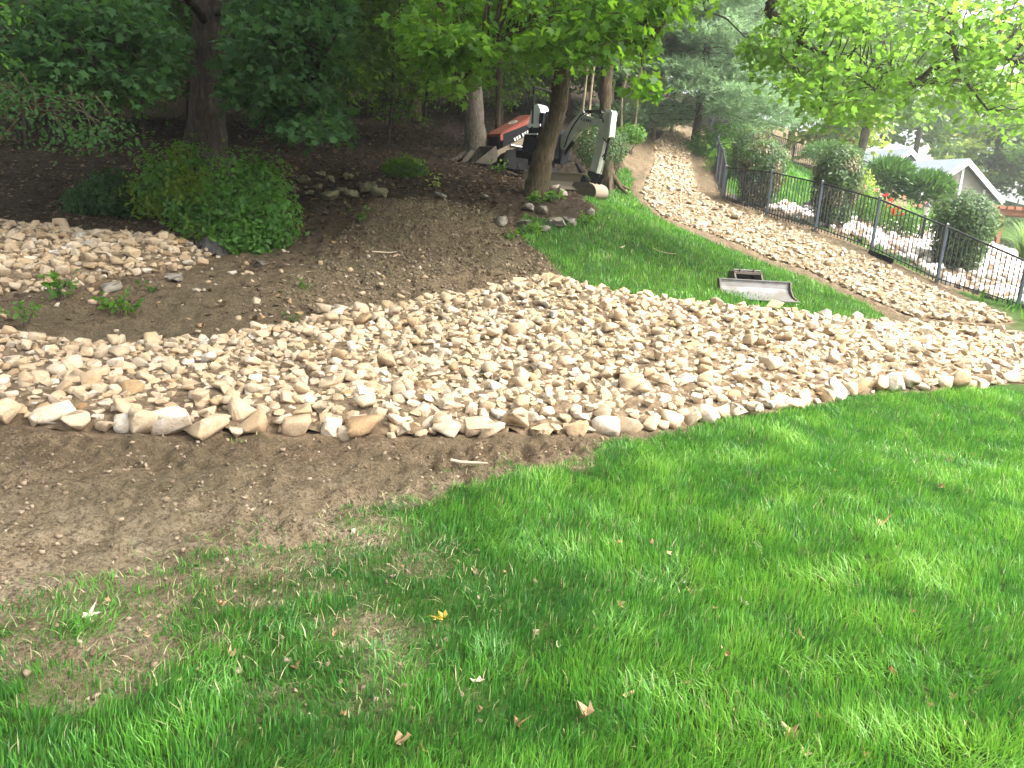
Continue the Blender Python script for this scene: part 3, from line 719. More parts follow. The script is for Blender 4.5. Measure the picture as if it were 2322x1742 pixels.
def twigs(geo, C, skel, rng, r0=.014, sag=.12):
    "a thin branch from the nearest point of the skeleton to each spray"
    skel = np.asarray(skel)
    for c in C:
        d = np.linalg.norm(skel - c, axis=1); a = skel[np.argmin(d * (1 + .25 * rng.random(len(d))))]
        L = np.linalg.norm(c - a)
        if L < .15: continue
        m1 = a * .62 + c * .38 + np.array([0, 0, sag * L]) + rng.normal(size=3) * .05 * L
        m2 = a * .28 + c * .72 + np.array([0, 0, sag * .8 * L]) + rng.normal(size=3) * .05 * L
        end = c + (c - m2) * .35
        rb = r0 * min(2.2, .6 + .5 * L)
        geo.tube([a, m1, m2, c, end], [rb, rb * .75, rb * .55, rb * .38, rb * .15], 3)
def trunk_tube(geo, pts, r0, r1, rng, n=14, flare=1.7, fl_h=.55):
    pp = path_pts(pts, 10); s = np.r_[0, np.cumsum(np.linalg.norm(np.diff(pp, axis=0), axis=1))]; f = s / s[-1]
    rad = r0 + (r1 - r0) * f; rad = rad * (1 + (flare - 1) * np.exp(-s / fl_h * 2.2))
    rad = rad * (1 + .06 * np.sin(s * 3.1) + .05 * rng.normal(size=len(s)) * .5)
    geo.tube(pp, rad, n, .14, rng); return pp
def roots(geo, base, r, rng, k=6, L=.9):
    for i in range(k):
        a = 2 * PI * (i + .6 * rng.random()) / k; d = np.array([math.cos(a), math.sin(a), 0])
        pts = []
        for t in (0, .35, .7, 1):
            q = np.array(base) + d * (r * .55 + L * t * (.7 + .4 * rng.random())); q[2] = H(q[0], q[1]) + .22 * (1 - t) ** 2 * 1.6 - .03
            pts.append(q)
        geo.tube(pts, [r * .42, r * .3, r * .17, r * .06], 7, .1, rng)
def tree(name, label, base, top, r0, r1, rng, bark, groups, lean=None, flare=1.6, root=0, group=None, limbs=None, cat='tree', sink=.15, extra_mid=None):
    """base/top: (x, y[, z]); groups: list of dicts C (spray centres), rad, per, ls, kind, mat"""
    bz = H(base[0], base[1]); b = np.array([base[0], base[1], bz])
    t = thing(name, label, cat, tuple(b), group=group)
    g = Geo(); mid = [b + (np.array(top) - b) * .33 + rng.normal(size=3) * .06, b + (np.array(top) - b) * .66 + rng.normal(size=3) * .08]
    pts = [b - np.array([0, 0, sink])] + (extra_mid or mid) + [np.array(top)]
    pp = trunk_tube(g, pts, r0, r1, rng, flare=flare)
    if root: roots(g, b, r0, rng, root)
    g.build('trunk', bark, t)
    skel = [pp[len(pp) // 3:]]
    gl = Geo()
    for L in (limbs or []):
        q = path_pts(L['pts'], 8); rr = np.linspace(L['r0'], L['r1'], len(q)); gl.tube(q, rr * (1 + .05 * rng.normal(size=len(q))), 7, .08, rng); skel.append(q)
    sk = np.vstack(skel)
    auto = [c for gq in groups if gq.get('twig', True) for c in gq['C']]
    if auto: twigs(gl, np.array(auto), sk, rng, r0=max(.010, r0 * .055))
    if gl.n: gl.build('limbs', bark, t)['kind'] = 'stuff'
    by = {}
    for gq in groups:
        a = spray_leaves(gq['C'], gq['rad'], gq['per'], rng, gq.get('flat', .28), gq.get('droop', .35), gq['ls'])
        by.setdefault((gq['mat'], gq.get('kind', 'rhomb')), []).append(a)
    for (mt, kd), arrs in by.items():
        pos, tip, nrm, size, tint = [np.concatenate([a[i] for a in arrs]) for i in range(5)]
        leaf_obj('crown', pos, tip, nrm, size, tint, kd, MAT[mt], t)
    return t

tr = np.random.default_rng(21)
# --- the big dark-trunked maple at the left edge of the woods
bx, by_, _ = P(462, 385, 14.3)
top = P(478, -420, 14.0)
LA = [[(-60, 40), (60, -60), (350, -60), (370, 60), (350, 150), (320, 180), (285, 195), (220, 165), (120, 140), (-60, 180)], 165, 9.0, 13.0]
LB = [[(-80, 150), (80, 160), (180, 190), (240, 250), (295, 310), (235, 300), (210, 350), (170, 330), (100, 250), (-80, 330)], 34, 6.8, 8.5]
LC = [[(570, -60), (760, -60), (740, 150), (735, 265), (712, 300), (680, 292), (640, 262), (590, 225), (555, 215), (550, 100)], 165, 9.5, 13.0], 
LD = [[(500, 120), (560, 130), (560, 210), (520, 215)], 6, 10.5, 12]
tree('maple_tree', 'big maple with thick dark trunk rising behind the green bushes at left', (bx, by_), top, .36, .24, tr, MAT['bark_dark'],
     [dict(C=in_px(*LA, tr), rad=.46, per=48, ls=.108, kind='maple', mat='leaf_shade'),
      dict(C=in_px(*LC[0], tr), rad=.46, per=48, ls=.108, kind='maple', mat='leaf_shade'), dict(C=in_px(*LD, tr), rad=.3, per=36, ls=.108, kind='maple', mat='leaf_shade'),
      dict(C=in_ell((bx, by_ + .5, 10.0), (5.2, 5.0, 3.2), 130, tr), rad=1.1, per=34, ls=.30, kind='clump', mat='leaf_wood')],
     root=8, flare=1.9, limbs=[dict(pts=[P(478, 60, 14.2), P(380, -30, 12.5), P(230, 60, 11), P(90, 90, 10)], r0=.09, r1=.025),
                               dict(pts=[P(480, 30, 14.2), P(560, 20, 12.5), P(650, 110, 11.5), P(720, 230, 10.8)], r0=.08, r1=.02),
                               dict(pts=[P(480, -60, 14.2), P(600, -80, 13), P(740, -40, 12)], r0=.08, r1=.02)])
# --- a young tree reaching in at the far left, small leaves coloured dark in place of shade
sx, sy, _ = P(-130, 470, 8.6)
tree('sapling', 'slim sapling with small dark leaves leaning in at the left edge', (sx, sy), P(-60, -150, 8.0), .045, .02, tr, MAT['bark_brown'],
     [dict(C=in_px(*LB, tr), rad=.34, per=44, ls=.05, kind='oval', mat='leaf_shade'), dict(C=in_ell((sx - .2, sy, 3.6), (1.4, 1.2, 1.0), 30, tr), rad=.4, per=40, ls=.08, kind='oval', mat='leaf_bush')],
     limbs=[dict(pts=[P(-110, 380, 8.4), P(0, 320, 8.0), P(60, 240, 7.8)], r0=.03, r1=.01)])
# --- straight grey trunk beside the red machine
bx, by_, _ = P(1085, 372, 19.0)
tree('oak_tree', 'tall straight grey trunk with spreading roots left of the red machine', (bx, by_), P(1020, -330, 19.2), .255, .17, tr, MAT['bark_grey'],
     [dict(C=in_ell((bx - .4, by_, 11.5), (4.6, 4.4, 3.6), 120, tr), rad=1.0, per=32, ls=.30, kind='clump', mat='leaf_wood')], root=8, flare=1.75)
# --- the leaning maple in front of the digger, bright leaves
bx, by_, _ = P(1212, 446, 14.4)
LM = [[(905, 40), (1000, -40), (1590, -40), (1480, 40), (1435, 120), (1380, 128), (1320, 112), (1270, 135), (1180, 105), (1100, 90), (1060, 110), (1010, 130), (960, 90)], 170, 9.8, 14.0]
LM2 = [[(980, 60), (1080, 60), (1080, 160), (1045, 190), (1035, 215), (1010, 200), (990, 150), (965, 120)], 34, 10.0, 11.5]
LM3 = [[(1430, 170), (1478, 165), (1470, 200), (1452, 215)], 3, 10.4, 10.8]
crook = [np.array(tuple(P(1232, 352, 14.4))), np.array(tuple(P(1262, 262, 14.4))), np.array(tuple(P(1272, 200, 14.3)))]
tree('leaning_maple', 'leaning brown maple trunk standing in front of the small excavator, bright leaves', (bx, by_), P(1285, 20, 14.2), .205, .11, tr, MAT['bark_brown'],
     [dict(C=in_px(*LM, tr), rad=.44, per=36, ls=.115, kind='maple', mat='leaf_maple'), dict(C=in_px(*LM2, tr), rad=.36, per=34, ls=.115, kind='maple', mat='leaf_maple_warm'),  # warmer copy for the left sprays puts the backlit glow into leaf colour
      dict(C=in_px(*LM3, tr), rad=.3, per=20, ls=.15, kind='maple', mat='leaf_maple'),
      dict(C=in_ell((bx + .9, by_ - 3.6, 8.4), (4.6, 4.6, 2.0), 120, tr), rad=1.05, per=34, ls=.28, kind='clump', mat='leaf_maple'),  # unseen high crown reaching toward the camera, added to shade the left
      dict(C=in_ell((bx + .6, by_ + 1.2, 11.2), (5.2, 4.0, 2.2), 110, tr), rad=1.1, per=34, ls=.3, kind='clump', mat='leaf_wood')],  # second unseen crown, added to darken the woodland floor
     extra_mid=crook, flare=1.35, sink=.2,
     limbs=[dict(pts=[P(1275, 150, 14.3), P(1160, 90, 13), P(1030, 30, 12), P(960, -30, 11.2)], r0=.08, r1=.03), dict(pts=[P(1280, 60, 14.2), P(1380, 40, 12.8), P(1460, 120, 11.2)], r0=.06, r1=.02),
            dict(pts=[P(1278, 90, 14.2), P(1240, 40, 12.2), P(1120, 110, 10.8), P(1040, 190, 10.4)], r0=.05, r1=.015)])
# --- maple whose branches hang in from the right
bx, by_ = 12.5, 10.6
L1 = [P(2500, -380, 11.8), P(2050, -160, 12.2), P(1754, 0, 12.6), P(1792, 58, 12.6), P(1800, 83, 12.5), P(1892, 137, 12.3), P(1933, 162, 12.2), P(1990, 210, 12.1)]
L1b = [P(1800, 83, 12.5), P(1800, 146, 12.3), P(1817, 183, 12.2)]
L1c = [P(1933, 162, 12.2), P(1896, 217, 12.1), P(1858, 254, 12.0)]
L1d = [P(1892, 137, 12.3), P(1990, 155, 12.4), P(2060, 200, 12.5)]
L2 = [P(2500, -300, 11.4), P(2200, -130, 11.6), P(2125, 0, 11.6), P(2158, 83, 11.5), P(2180, 166, 11.4), P(2240, 250, 11.3)]
L2b = [P(2150, 25, 11.6), P(2200, 92, 11.4), P(2300, 140, 11.2)]
L3 = [P(1900, -120, 12.4), P(1604, 0, 12.9), P(1650, 45, 12.8), P(1692, 87, 12.7)]
RA = [[(1690, 110), (1740, 60), (1770, 0), (1850, -40), (2010, 20), (2050, 100), (2080, 190), (2070, 260), (2000, 240), (1900, 255), (1820, 215), (1750, 165)], 120, 11.2, 13.4]
RB = [[(2060, -40), (2400, -40), (2400, 260), (2300, 285), (2220, 270), (2160, 225), (2110, 170), (2090, 80)], 104, 10.6, 12.8]
RC = [[(1680, 90), (1760, 80), (1740, 130), (1690, 125)], 7, 12.6, 13.0]
tree('maple_tree', 'maple standing out of view whose yellow-green branches hang in at upper right', (bx, by_), (12.0, 10.8, 9.5), .24, .13, tr, MAT['bark_grey'],
     [dict(C=in_px(*RA, tr), rad=.38, per=22, ls=.105, kind='maple', mat='leaf_maple_warm', droop=.55), dict(C=in_px(*RB, tr), rad=.38, per=20, ls=.105, kind='maple', mat='leaf_maple_warm', droop=.55),
      dict(C=in_px(*RC, tr), rad=.35, per=24, ls=.105, kind='maple', mat='leaf_maple_warm')],
     limbs=[dict(pts=[(12.1, 10.8, 7.6)] + L1, r0=.11, r1=.014), dict(pts=L1b, r0=.02, r1=.008), dict(pts=L1c, r0=.022, r1=.008), dict(pts=L1d, r0=.018, r1=.007),
            dict(pts=[(12.1, 10.8, 6.8)] + L2, r0=.09, r1=.012), dict(pts=L2b, r0=.02, r1=.008), dict(pts=L3, r0=.02, r1=.01)])
# --- unseen tree added behind the camera so its crown shades the near left
yr = np.random.default_rng(55)
tree('added_shade_tree', 'broad tree added for shade, out of view behind and right of the camera', (3.4, -2.2), (3.0, -1.0, 9), .28, .18, yr, MAT['bark_grey'],
     [dict(C=in_ell((2.0, 3.2, 9.6), (3.7, 4.4, 2.0), 120, yr), rad=1.2, per=34, ls=.30, kind='clump', mat='leaf_maple')])
# --- woodland behind: trunks and crowns
wr = np.random.default_rng(77)
WL = 'slender woodland tree with dark trunk in the shaded trees on the hillside'
spots = []
for row, (yy, step) in enumerate([(18.5, 3.8), (22.5, 3.6), (27, 3.8), (32.5, 4.2), (40, 5.0)]):
    xx = -yy * .80
    while xx < (1.2 if yy < 30 else 3.5):
        spots.append((xx + wr.normal() * .7, yy + wr.normal() * 1.1, row)); xx += step * (.8 + .4 * wr.random())
def clear_of(x, y):
    q = [P(462, 385, 14.3), P(1085, 372, 19.0), P(1262, 420, 17.8), P(1150, 380, 19.5)]
    return all((x - a.x) ** 2 + (y - a.y) ** 2 > 2.2 ** 2 for a in q) and sdist(PATH_SIDE, [x], [y])[0] < -1.2 and sdist(FARLAWN, [x], [y])[0] < -.8
for (xx, yy, row) in spots:
    if not clear_of(xx, yy): continue
    zb = H(xx, yy); hh = 9.5 + 4 * wr.random(); rr = .09 + .12 * wr.random() ** 2
    gs = [dict(C=in_ell((xx, yy, zb + hh * .78), (3.2, 3.2, 3.0), 56, wr), rad=1.2, per=32, ls=.42, kind='rhomb', mat='leaf_wood')]
    low = zb + (2.5 if row < 2 else 1.0) + 1.0 * wr.random() - .1 * row
    gs.append(dict(C=in_ell((xx, yy, low + 1.3), (2.8, 2.4, 1.6), 44, wr), rad=.85, per=42, ls=.17 if row < 3 else .22, kind='rhomb', mat='leaf_wood'))
    tree('woodland_tree', WL, (xx, yy), (xx + wr.normal() * .5, yy + wr.normal() * .5, zb + hh), rr, rr * .5, wr, MAT['bark_dark' if wr.random() < .7 else 'bark_brown'], gs, group='woodland trees on the hillside', flare=1.4)
# understory saplings with low leafy crowns
for (px, py, Y, rx) in [(60, 330, 17, 2.0), (210, 300, 19, 2.0), (330, 320, 17.5, 1.6), (640, 310, 19, 1.8), (760, 330, 17.5, 1.5), (880, 300, 21, 2.0), (960, 280, 25, 2.2), (560, 270, 24, 2.4), (420, 260, 26, 2.4), (260, 250, 26, 2.4), (100, 250, 25, 2.4), (-40, 280, 21, 2.2), (700, 260, 27, 2.4), (840, 250, 29, 2.4), (1040, 250, 30, 2.4), (1140, 270, 27, 1.8), (1190, 260, 31, 2.2), (180, 270, 22, 2.2), (320, 270, 23, 2.2), (470, 280, 22, 2.0), (600, 280, 23, 2.0), (20, 270, 23, 2.2), (780, 280, 23, 2.0)]:
    q = P(px, py, Y); zb = H(q.x, q.y)
    tree('understory_sapling', 'leafy understory sapling among the dark woodland trunks', (q.x, q.y), (q.x + .2, q.y, zb + 3.4), .045, .02, wr, MAT['bark_dark'],
         [dict(C=in_ell((q.x, q.y, zb + 2.2), (rx, rx * .8, 1.5), 46, wr, .2), rad=.6, per=42, ls=.13, kind='rhomb', mat='leaf_wood')], group='understory saplings in the woods', flare=1.2)
# pale slim trunks behind the digger
for ik, (px, py, tx, ty, Y, r) in enumerate([(1318, 262, 1328, 150, 26, .045), (1336, 258, 1350, 150, 27, .05), (1414, 283, 1424, 190, 29, .05), (1440, 288, 1458, 185, 29, .05), (1488, 279, 1496, 180, 31, .05), (1524, 272, 1530, 180, 33, .05)]):
    b = P(px, py, Y); tp = P(tx, ty, Y)
    tree('pole_tree', ['first', 'second', 'third', 'fourth', 'fifth', 'sixth'][ik] + ' pale pole trunk from the left under the pines behind the digger', (b.x, b.y), (tp.x, tp.y, tp.z + 2.5), r, r * .7, wr, MAT['bark_pale'],
         [dict(C=in_ell((tp.x, tp.y, tp.z + 3.2), (1.1, 1.1, 1.0), 14, wr), rad=.7, per=30, ls=.2, kind='rhomb', mat='leaf_wood')], group='pale pole trunks under the pines', flare=1.3)
b = P(1388, 356, 20.5)
tree('forest_tree', 'brown tree with exposed roots just right of the digger arm', (b.x, b.y), P(1386, -60, 20.8), .17, .12, wr, MAT['bark_brown'],
     [dict(C=in_ell((b.x, b.y + 1.2, 9.5), (3.4, 3.0, 2.8), 60, wr), rad=1.0, per=30, ls=.28, kind='clump', mat='leaf_wood')], root=7)

# --- white pines with plumed needles at the head of the stone path
def pine(px, py, Y, h, r, label, rng, zlo, zhi, rad, n_br, dens=1.0, xoff=0.0):
    b = P(px, py, Y); bz = H(b.x, b.y)
    t = thing('pine_tree', label, 'tree', (b.x, b.y, bz))
    g = Geo(); trunk_tube(g, [(b.x, b.y, bz - .15), (b.x + .05, b.y, bz + h * .5), (b.x, b.y, bz + h)], r, r * .3, rng, flare=1.3); g.build('trunk', MAT['bark_brown'], t)
    gb = Geo(); PP = []; DD = []
    for i in range(n_br):
        f = (i + rng.random()) / n_br; zc = bz + zlo + (zhi - zlo) * f; a = rng.random() * 2 * PI
        L = rad * (1 - .55 * f) * (.7 + .5 * rng.random())
        d = np.array([math.cos(a), math.sin(a), 0]); pts = []
        for u in (0, .3, .6, .85, 1.0):
            pts.append(np.array([b.x, b.y, zc]) + d * L * u + np.array([0, 0, .10 * L * u - .34 * L * u * u + .14 * L * u ** 4]) + rng.normal(size=3) * .05)
        gb.tube(pts, [.022, .018, .013, .009, .005], 4)
        pp = path_pts(pts, 8)
        m = int(44 * dens * L); u = .06 + .94 * rng.random(m) ** .7; k = (u * (len(pp) - 1)).astype(int)
        sub = rng.normal(size=(m, 3)) * np.array([.34, .34, .13]) * (.5 + .5 * L / rad)
        PP.append(pp[k] + sub); DD.append(unit(d + sub * 1.6 + np.array([0, 0, .15])))
    gb.build('branches', MAT['bark_brown'], t)['kind'] = 'stuff'
    PP = np.vstack(PP); DD = np.vstack(DD); k = 8; n = len(PP) * k
    ci = np.repeat(np.arange(len(PP)), k)
    tip = unit(DD[ci] + rng.normal(size=(n, 3)) * .50); pos = PP[ci] + DD[ci] * (rng.random((n, 1)) - .3) * .22
    tint = .5 + .35 * (rng.random(len(PP))[ci] - .5) + .15 * rng.normal(size=n)
    leaf_obj('needles', pos, tip, rng.normal(size=(n, 3)), .16 + .10 * rng.random(n), tint, 'needle_w', MAT['needle'], t)
    return t
TPL['needle_w'] = np.array([(-.075, 0), (.075, 0), (0, 1)])
pr = np.random.default_rng(4)
pine(1580, 290, 31, 12, .16, 'soft blue-green pine whose low boughs hang over the head of the stone path', pr, 1.0, 8.5, 3.3, 120, 1.35)
pine(1490, 268, 35.5, 13, .17, 'tall pine behind the head of the stone path', pr, 2.2, 9.5, 3.2, 90, .9)
pine(1395, 272, 33, 12, .16, 'pine over the bare ground left of the stone path', pr, 2.6, 9, 3.0, 80, .8)
pine(1250, 285, 29, 10, .14, 'dim pine behind the white excavator', pr, 2.2, 7, 2.6, 60, .6)
pine(1690, 300, 47, 14, .2, 'darker distant pine beyond the upper fence', pr, 3.5, 12, 4.2, 90, .5)

# --- trees beyond the garden on the right
rr_ = np.random.default_rng(14)
def back_tree(name, label, px, py, Y, h, crown_r, lo, mat, ls, nsp, rng, bark='bark_grey', r=.22, per=46, rad=1.0, topz=None):
    b = P(px, py, Y); zb = H(b.x, b.y)
    cz = zb + lo + crown_r[2]
    tree(name, label, (b.x, b.y), (b.x + .3, b.y, zb + lo + crown_r[2] * 1.2), r, r * .55, rng, MAT[bark],
         [dict(C=in_ell((b.x, b.y, cz), crown_r, nsp, rng, .3), rad=rad, per=per, ls=ls, kind='clump', mat=mat)], flare=1.3)
back_tree('shade_tree', 'grey trunk standing left of the pale house roof', 1938, 392, 40, 10, (4.2, 3.6, 3.8), 2.4, 'leaf_back', .30, 80, rr_, r=.23)
back_tree('shade_tree', 'dark leafy tree above the upper fence line', 1790, 330, 50, 10, (5.5, 4, 4.0), 2.4, 'leaf_wood', .32, 95, rr_, r=.2)
back_tree('shade_tree', 'pale green tree rising behind the left house gable', 2060, 420, 62, 12, (5.0, 4.5, 5.5), 1.0, 'leaf_back', .36, 100, rr_)
back_tree('shade_tree', 'tall light green tree far behind the left roof', 1900, 380, 70, 14, (5.5, 5, 6.5), 1.5, 'leaf_back', .42, 90, rr_)
back_tree('shade_tree', 'sunlit lime green tree behind the right house gable', 2230, 440, 66, 11, (6.5, 4.5, 4.6), 1.2, 'leaf_lime', .36, 110, rr_)
back_tree('shade_tree', 'dark tree at the right edge behind the house corner', 2350, 470, 60, 10, (5.0, 4.5, 4.6), .6, 'leaf_wood', .34, 110, rr_)
back_tree('shade_tree', 'tall pale tree beyond the house at far right', 2240, 440, 80, 14, (9.0, 5, 7.0), 4.5, 'leaf_back', .46, 120, rr_)
back_tree('shade_tree', 'rounded green tree at the right border beyond the pergola', 2480, 520, 48, 10, (5.2, 4.5, 4.8), 1.5, 'leaf_back', .3, 100, rr_)
back_tree('shade_tree', 'yellow-green maple low behind the garden terrace', 1870, 385, 43, 6, (3.0, 2.6, 2.2), .9, 'leaf_lime', .22, 60, rr_, r=.12)
# far wood closing the view
fr = np.random.default_rng(9); C = []
for i in range(520):
    a = -1.05 + 1.22 * fr.random(); d = 50 + 22 * fr.random(); xx = d * math.sin(a); yy = d * math.cos(a)
    C.append((xx, yy, H(xx, yy) + .5 + 12 * fr.random()))
pos, tip, nrm, size, tint = spray_leaves(np.array(C), 2.3, 44, fr, .6, .3, .55)
o = leaf_obj('far_woods', pos, tip, nrm, size, tint, 'clump', MAT['leaf_wood']); tag(o, 'dense dark wood closing off the hillside far behind', 'woods', kind='stuff')

# ------------------------------------------------------------------ bushes and plants
def bush(name, label, cat, blobs, n, ls, mat, rng, kind='oval', rough=.16, group=None, fill=.22, mat2=None, stem=True, shoots=.38):
    "blobs: list of (centre, radii); leaves cover the blobs with a shaggy skin"
    c0 = blobs[0][0]; bz = H(c0[0], c0[1]); t = thing(name, label, cat, (c0[0], c0[1], bz), group=group)
    vol = np.array([r[0] * r[1] + r[0] * r[2] for _, r in blobs]); cnt = (n * vol / vol.sum()).astype(int)
    A = [[], [], [], [], []]
    for (c, r), m in zip(blobs, cnt):
        d = unit(rng.normal(size=(m, 3))); k = 1 - fill * rng.random(m) ** 1.5 * 2
        lump = 1 + rough * (fbm(d[:, 0] * 3 + c[0], d[:, 1] * 3 + d[:, 2] * 2.3, 3, 5) - .5) * 2.2 + .05 * rng.normal(size=m)
        sd_ = unit(rng.normal(size=(16, 3)) + np.array([0, 0, .5])); near_ = (d @ sd_.T).max(1); k = k * (1 + shoots * sstep(.90, .985, near_) * rng.random(m))
        p = np.asarray(c) + d * np.asarray(r) * (k * lump)[:, None]
        p[:, 2] = np.maximum(p[:, 2], H0(p[:, 0], p[:, 1]) + .02)
        A[0].append(p); A[1].append(unit(np.cross(d, rng.normal(size=(m, 3))) + .45 * d + np.array([0, 0, -.15]) + rng.normal(size=(m, 3)) * .25)); A[2].append(unit(d + np.array([0, 0, .7]) + rng.normal(size=(m, 3)) * .45))
        A[3].append(ls * (.7 + .6 * rng.random(m))); A[4].append(.5 + .5 * (fbm(p[:, 0] * 5, p[:, 1] * 5 + p[:, 2] * 4, 3, 7) - .5) * 2 + .2 * rng.normal(size=m))
    a = [np.concatenate(q) for q in A]
    if mat2:
        sel = (fbm(a[0][:, 0] * 2.2, a[0][:, 2] * 2.6, 3, 15) > .52)
        leaf_obj('foliage', *[q[sel] for q in a], kind, MAT[mat2], t); leaf_obj('foliage', *[q[~sel] for q in a], kind, MAT[mat], t)
    else: leaf_obj('foliage', *a, kind, MAT[mat], t)
    if stem:
        g = Geo()
        for (c, r) in blobs:
            for i in range(5):
                e = np.asarray(c) + unit(rng.normal(size=3)) * np.asarray(r) * .7; s = np.array([c[0] + rng.normal() * .06, c[1] + rng.normal() * .06, 0]); s[2] = H(s[0], s[1]) - .03
                g.tube([s, (s + e) / 2 + rng.normal(size=3) * .05, e], [.018, .013, .006], 5)
        g.build('stems', MAT['twig'], t)['kind'] = 'stuff'
    return t
br = np.random.default_rng(31)
def blob_px(px, py, Y, rx, ry, rz): return (tuple(P(px, py, Y)), (rx, ry, rz))
bush('bush', 'loose yellow-green bush in front of the big dark trunk', 'bush', [blob_px(400, 415, 11.6, .52, .55, .46), blob_px(445, 470, 11.2, .52, .5, .40), blob_px(350, 445, 11.6, .38, .4, .34), blob_px(470, 520, 10.9, .42, .4, .3), blob_px(430, 365, 11.8, .28, .3, .3)], 6200, .075, 'leaf_bush', br, rough=.5, fill=.36, mat2='leaf_bush_y')
bush('bush', 'full fresh green bush hanging over the gully right of the dark trunk', 'bush', [blob_px(570, 430, 11.0, .55, .55, .50), blob_px(600, 500, 10.6, .50, .5, .46), blob_px(560, 545, 10.3, .40, .4, .34), blob_px(540, 480, 10.8, .45, .5, .5)], 8500, .07, 'leaf_bush', br, rough=.42, fill=.34)
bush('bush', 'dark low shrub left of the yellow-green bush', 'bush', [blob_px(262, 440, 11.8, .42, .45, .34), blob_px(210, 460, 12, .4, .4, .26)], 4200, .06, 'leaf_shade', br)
bush('fern', 'small dark leafy clump on the slope between the bush and grey trunk', 'plant', [blob_px(920, 392, 15.0, .42, .4, .26)], 1800, .07, 'leaf_wood', br)
bush('shrub', 'dense dark round evergreen shrub behind the digger arm', 'shrub', [blob_px(1352, 330, 20.6, .62, .6, .55), blob_px(1395, 335, 20.8, .32, .35, .42)], 5000, .06, 'leaf_box', br)
bush('shrub', 'low pale weeds at the foot of the slim trunks', 'plant', [blob_px(1432, 305, 27.5, .5, .4, .3)], 900, .09, 'leaf_bush', br)
# clipped shrubs behind the fence
def topiary(label, px, py, Y, w, h, lean=0, mat2=None, n=5200):
    b = P(px, py, Y)
    bush('clipped_shrub', label, 'shrub', [((b.x, b.y, b.z + h * .5), (w * .46, w * .46, h * .50)), ((b.x + .02, b.y, b.z + h * .68), (w * .5, w * .5, h * .33)), ((b.x, b.y, b.z + h * .3), (w * .40, w * .4, h * .3))], int(n * 1.9), .075, 'leaf_box', br, rough=.24, fill=.16, mat2=mat2, shoots=.22)
topiary('upright clipped shrub with brown patch right beside the fence corner', 1716, 478, 21.0, 1.2, 1.7, mat2='leaf_box_b')
topiary('smaller clipped shrub behind the brown-patched one', 1690, 420, 26.0, 1.15, 1.75, mat2='leaf_box_b', n=3600)
topiary('rounded clipped shrub at the third fence post', 1880, 520, 19.4, 1.10, 1.95, mat2='leaf_box_b')
topiary('largest rounded clipped shrub just behind the fence at right', 2165, 615, 17.0, 1.20, 1.62)
def juniper(label, px, py, Y, w, h, n):
    b = P(px, py, Y); bz = H(b.x, b.y); t = thing('juniper', label, 'shrub', (b.x, b.y, bz)); rng = br
    m = n; d = unit(rng.normal(size=(m, 3)) * np.array([1, 1, .7]) + np.array([.25, 0, .3]))
    base = np.array([b.x, b.y, b.z + h * .45]); k = .35 + .65 * rng.random(m) ** .6
    lump = 1 + .5 * (fbm(d[:, 0] * 3.5, d[:, 1] * 3 + d[:, 2] * 3.5, 3, 3) - .5)
    p = base + d * np.array([w * .5, w * .5, h * .52]) * (k * lump)[:, None]
    leaf_obj('foliage', p, unit(d + np.array([.3, 0, .25]) + rng.normal(size=(m, 3)) * .35), rng.normal(size=(m, 3)), .16 + .14 * rng.random(m), .5 + .5 * (k - .6) + .2 * rng.normal(size=m), 'rhomb_n', MAT['juniper'], t)
    g = Geo(); g.tube([(b.x, b.y, bz - .05), (b.x, b.y, bz + h * .5)], [.06, .03], 6); g.build('stem', MAT['bark_brown'], t)
TPL['rhomb_n'] = np.array([(0, 0), (.12, .4), (0, 1), (-.12, .4)])
juniper('spiky dark juniper below the left house gable', 2008, 442, 27, 1.55, 1.20, 3200)
juniper('spiky juniper between the two house gables', 2098, 465, 26, 1.35, 1.05, 3000)
juniper('low spreading juniper left of the grey garden trunk', 1880, 370, 36, 2.4, .9, 2200)
bush('russet_shrub', 'round russet shrub high in the garden', 'shrub', [blob_px(1890, 338, 41, 1.0, .9, .7)], 1500, .14, 'leaf_russet', br)
bush('rose_bush', 'rose bush with pink blooms beside the clipped shrub', 'rose bush', [blob_px(1962, 455, 22.5, .42, .4, .42), blob_px(1990, 480, 22, .4, .4, .35)], 1800, .07, 'leaf_bush', br)
bush('rose_bush', 'low rose bush with red blooms behind the fence', 'rose bush', [blob_px(2035, 495, 21, .55, .4, .38), blob_px(2080, 505, 21, .5, .4, .3)], 2200, .07, 'leaf_bush', br)
bush('lime_shrub', 'bright lime shrub between clipped shrub and juniper', 'shrub', [blob_px(1955, 430, 23.5, .28, .3, .5)], 1100, .08, 'leaf_lime', br)
bush('garden_shrub', 'leafy green groundcover at the top corner of the fence', 'shrub', [blob_px(1640, 330, 30, 1.3, 1.4, .7), blob_px(1665, 360, 27, .8, .9, .5)], 4200, .12, 'leaf_bush', br)
def bloom(px, py, Y, r, mat, label):
    c = P(px, py, Y); t = thing('rose_bloom', label, 'flower', tuple(c), group='roses in bloom behind the fence'); m = 16
    d = unit(br.normal(size=(m, 3)) + np.array([0, -.4, .4])); leaf_obj('petals', np.array(c) + d * r * .25, d, br.normal(size=(m, 3)), np.full(m, r), br.random(m), 'oval', MAT[mat], t)
    g = Geo(); g.tube([(c.x, c.y, H(c.x, c.y)), (c.x + .02, c.y, c.z)], [.006, .004], 4); g.build('stem', MAT['twig'], t)
ORD = ['first', 'second', 'third', 'fourth', 'fifth', 'sixth', 'seventh', 'eighth']
for ik, (px, py) in enumerate(sorted([(2020, 455), (2017, 467), (2026, 477), (2038, 473), (2025, 485), (2045, 487), (2008, 444)])): bloom(px, py, 20.6, .062, 'flower_red', ORD[ik] + ' red rose from the left, blooming behind the fence rail')
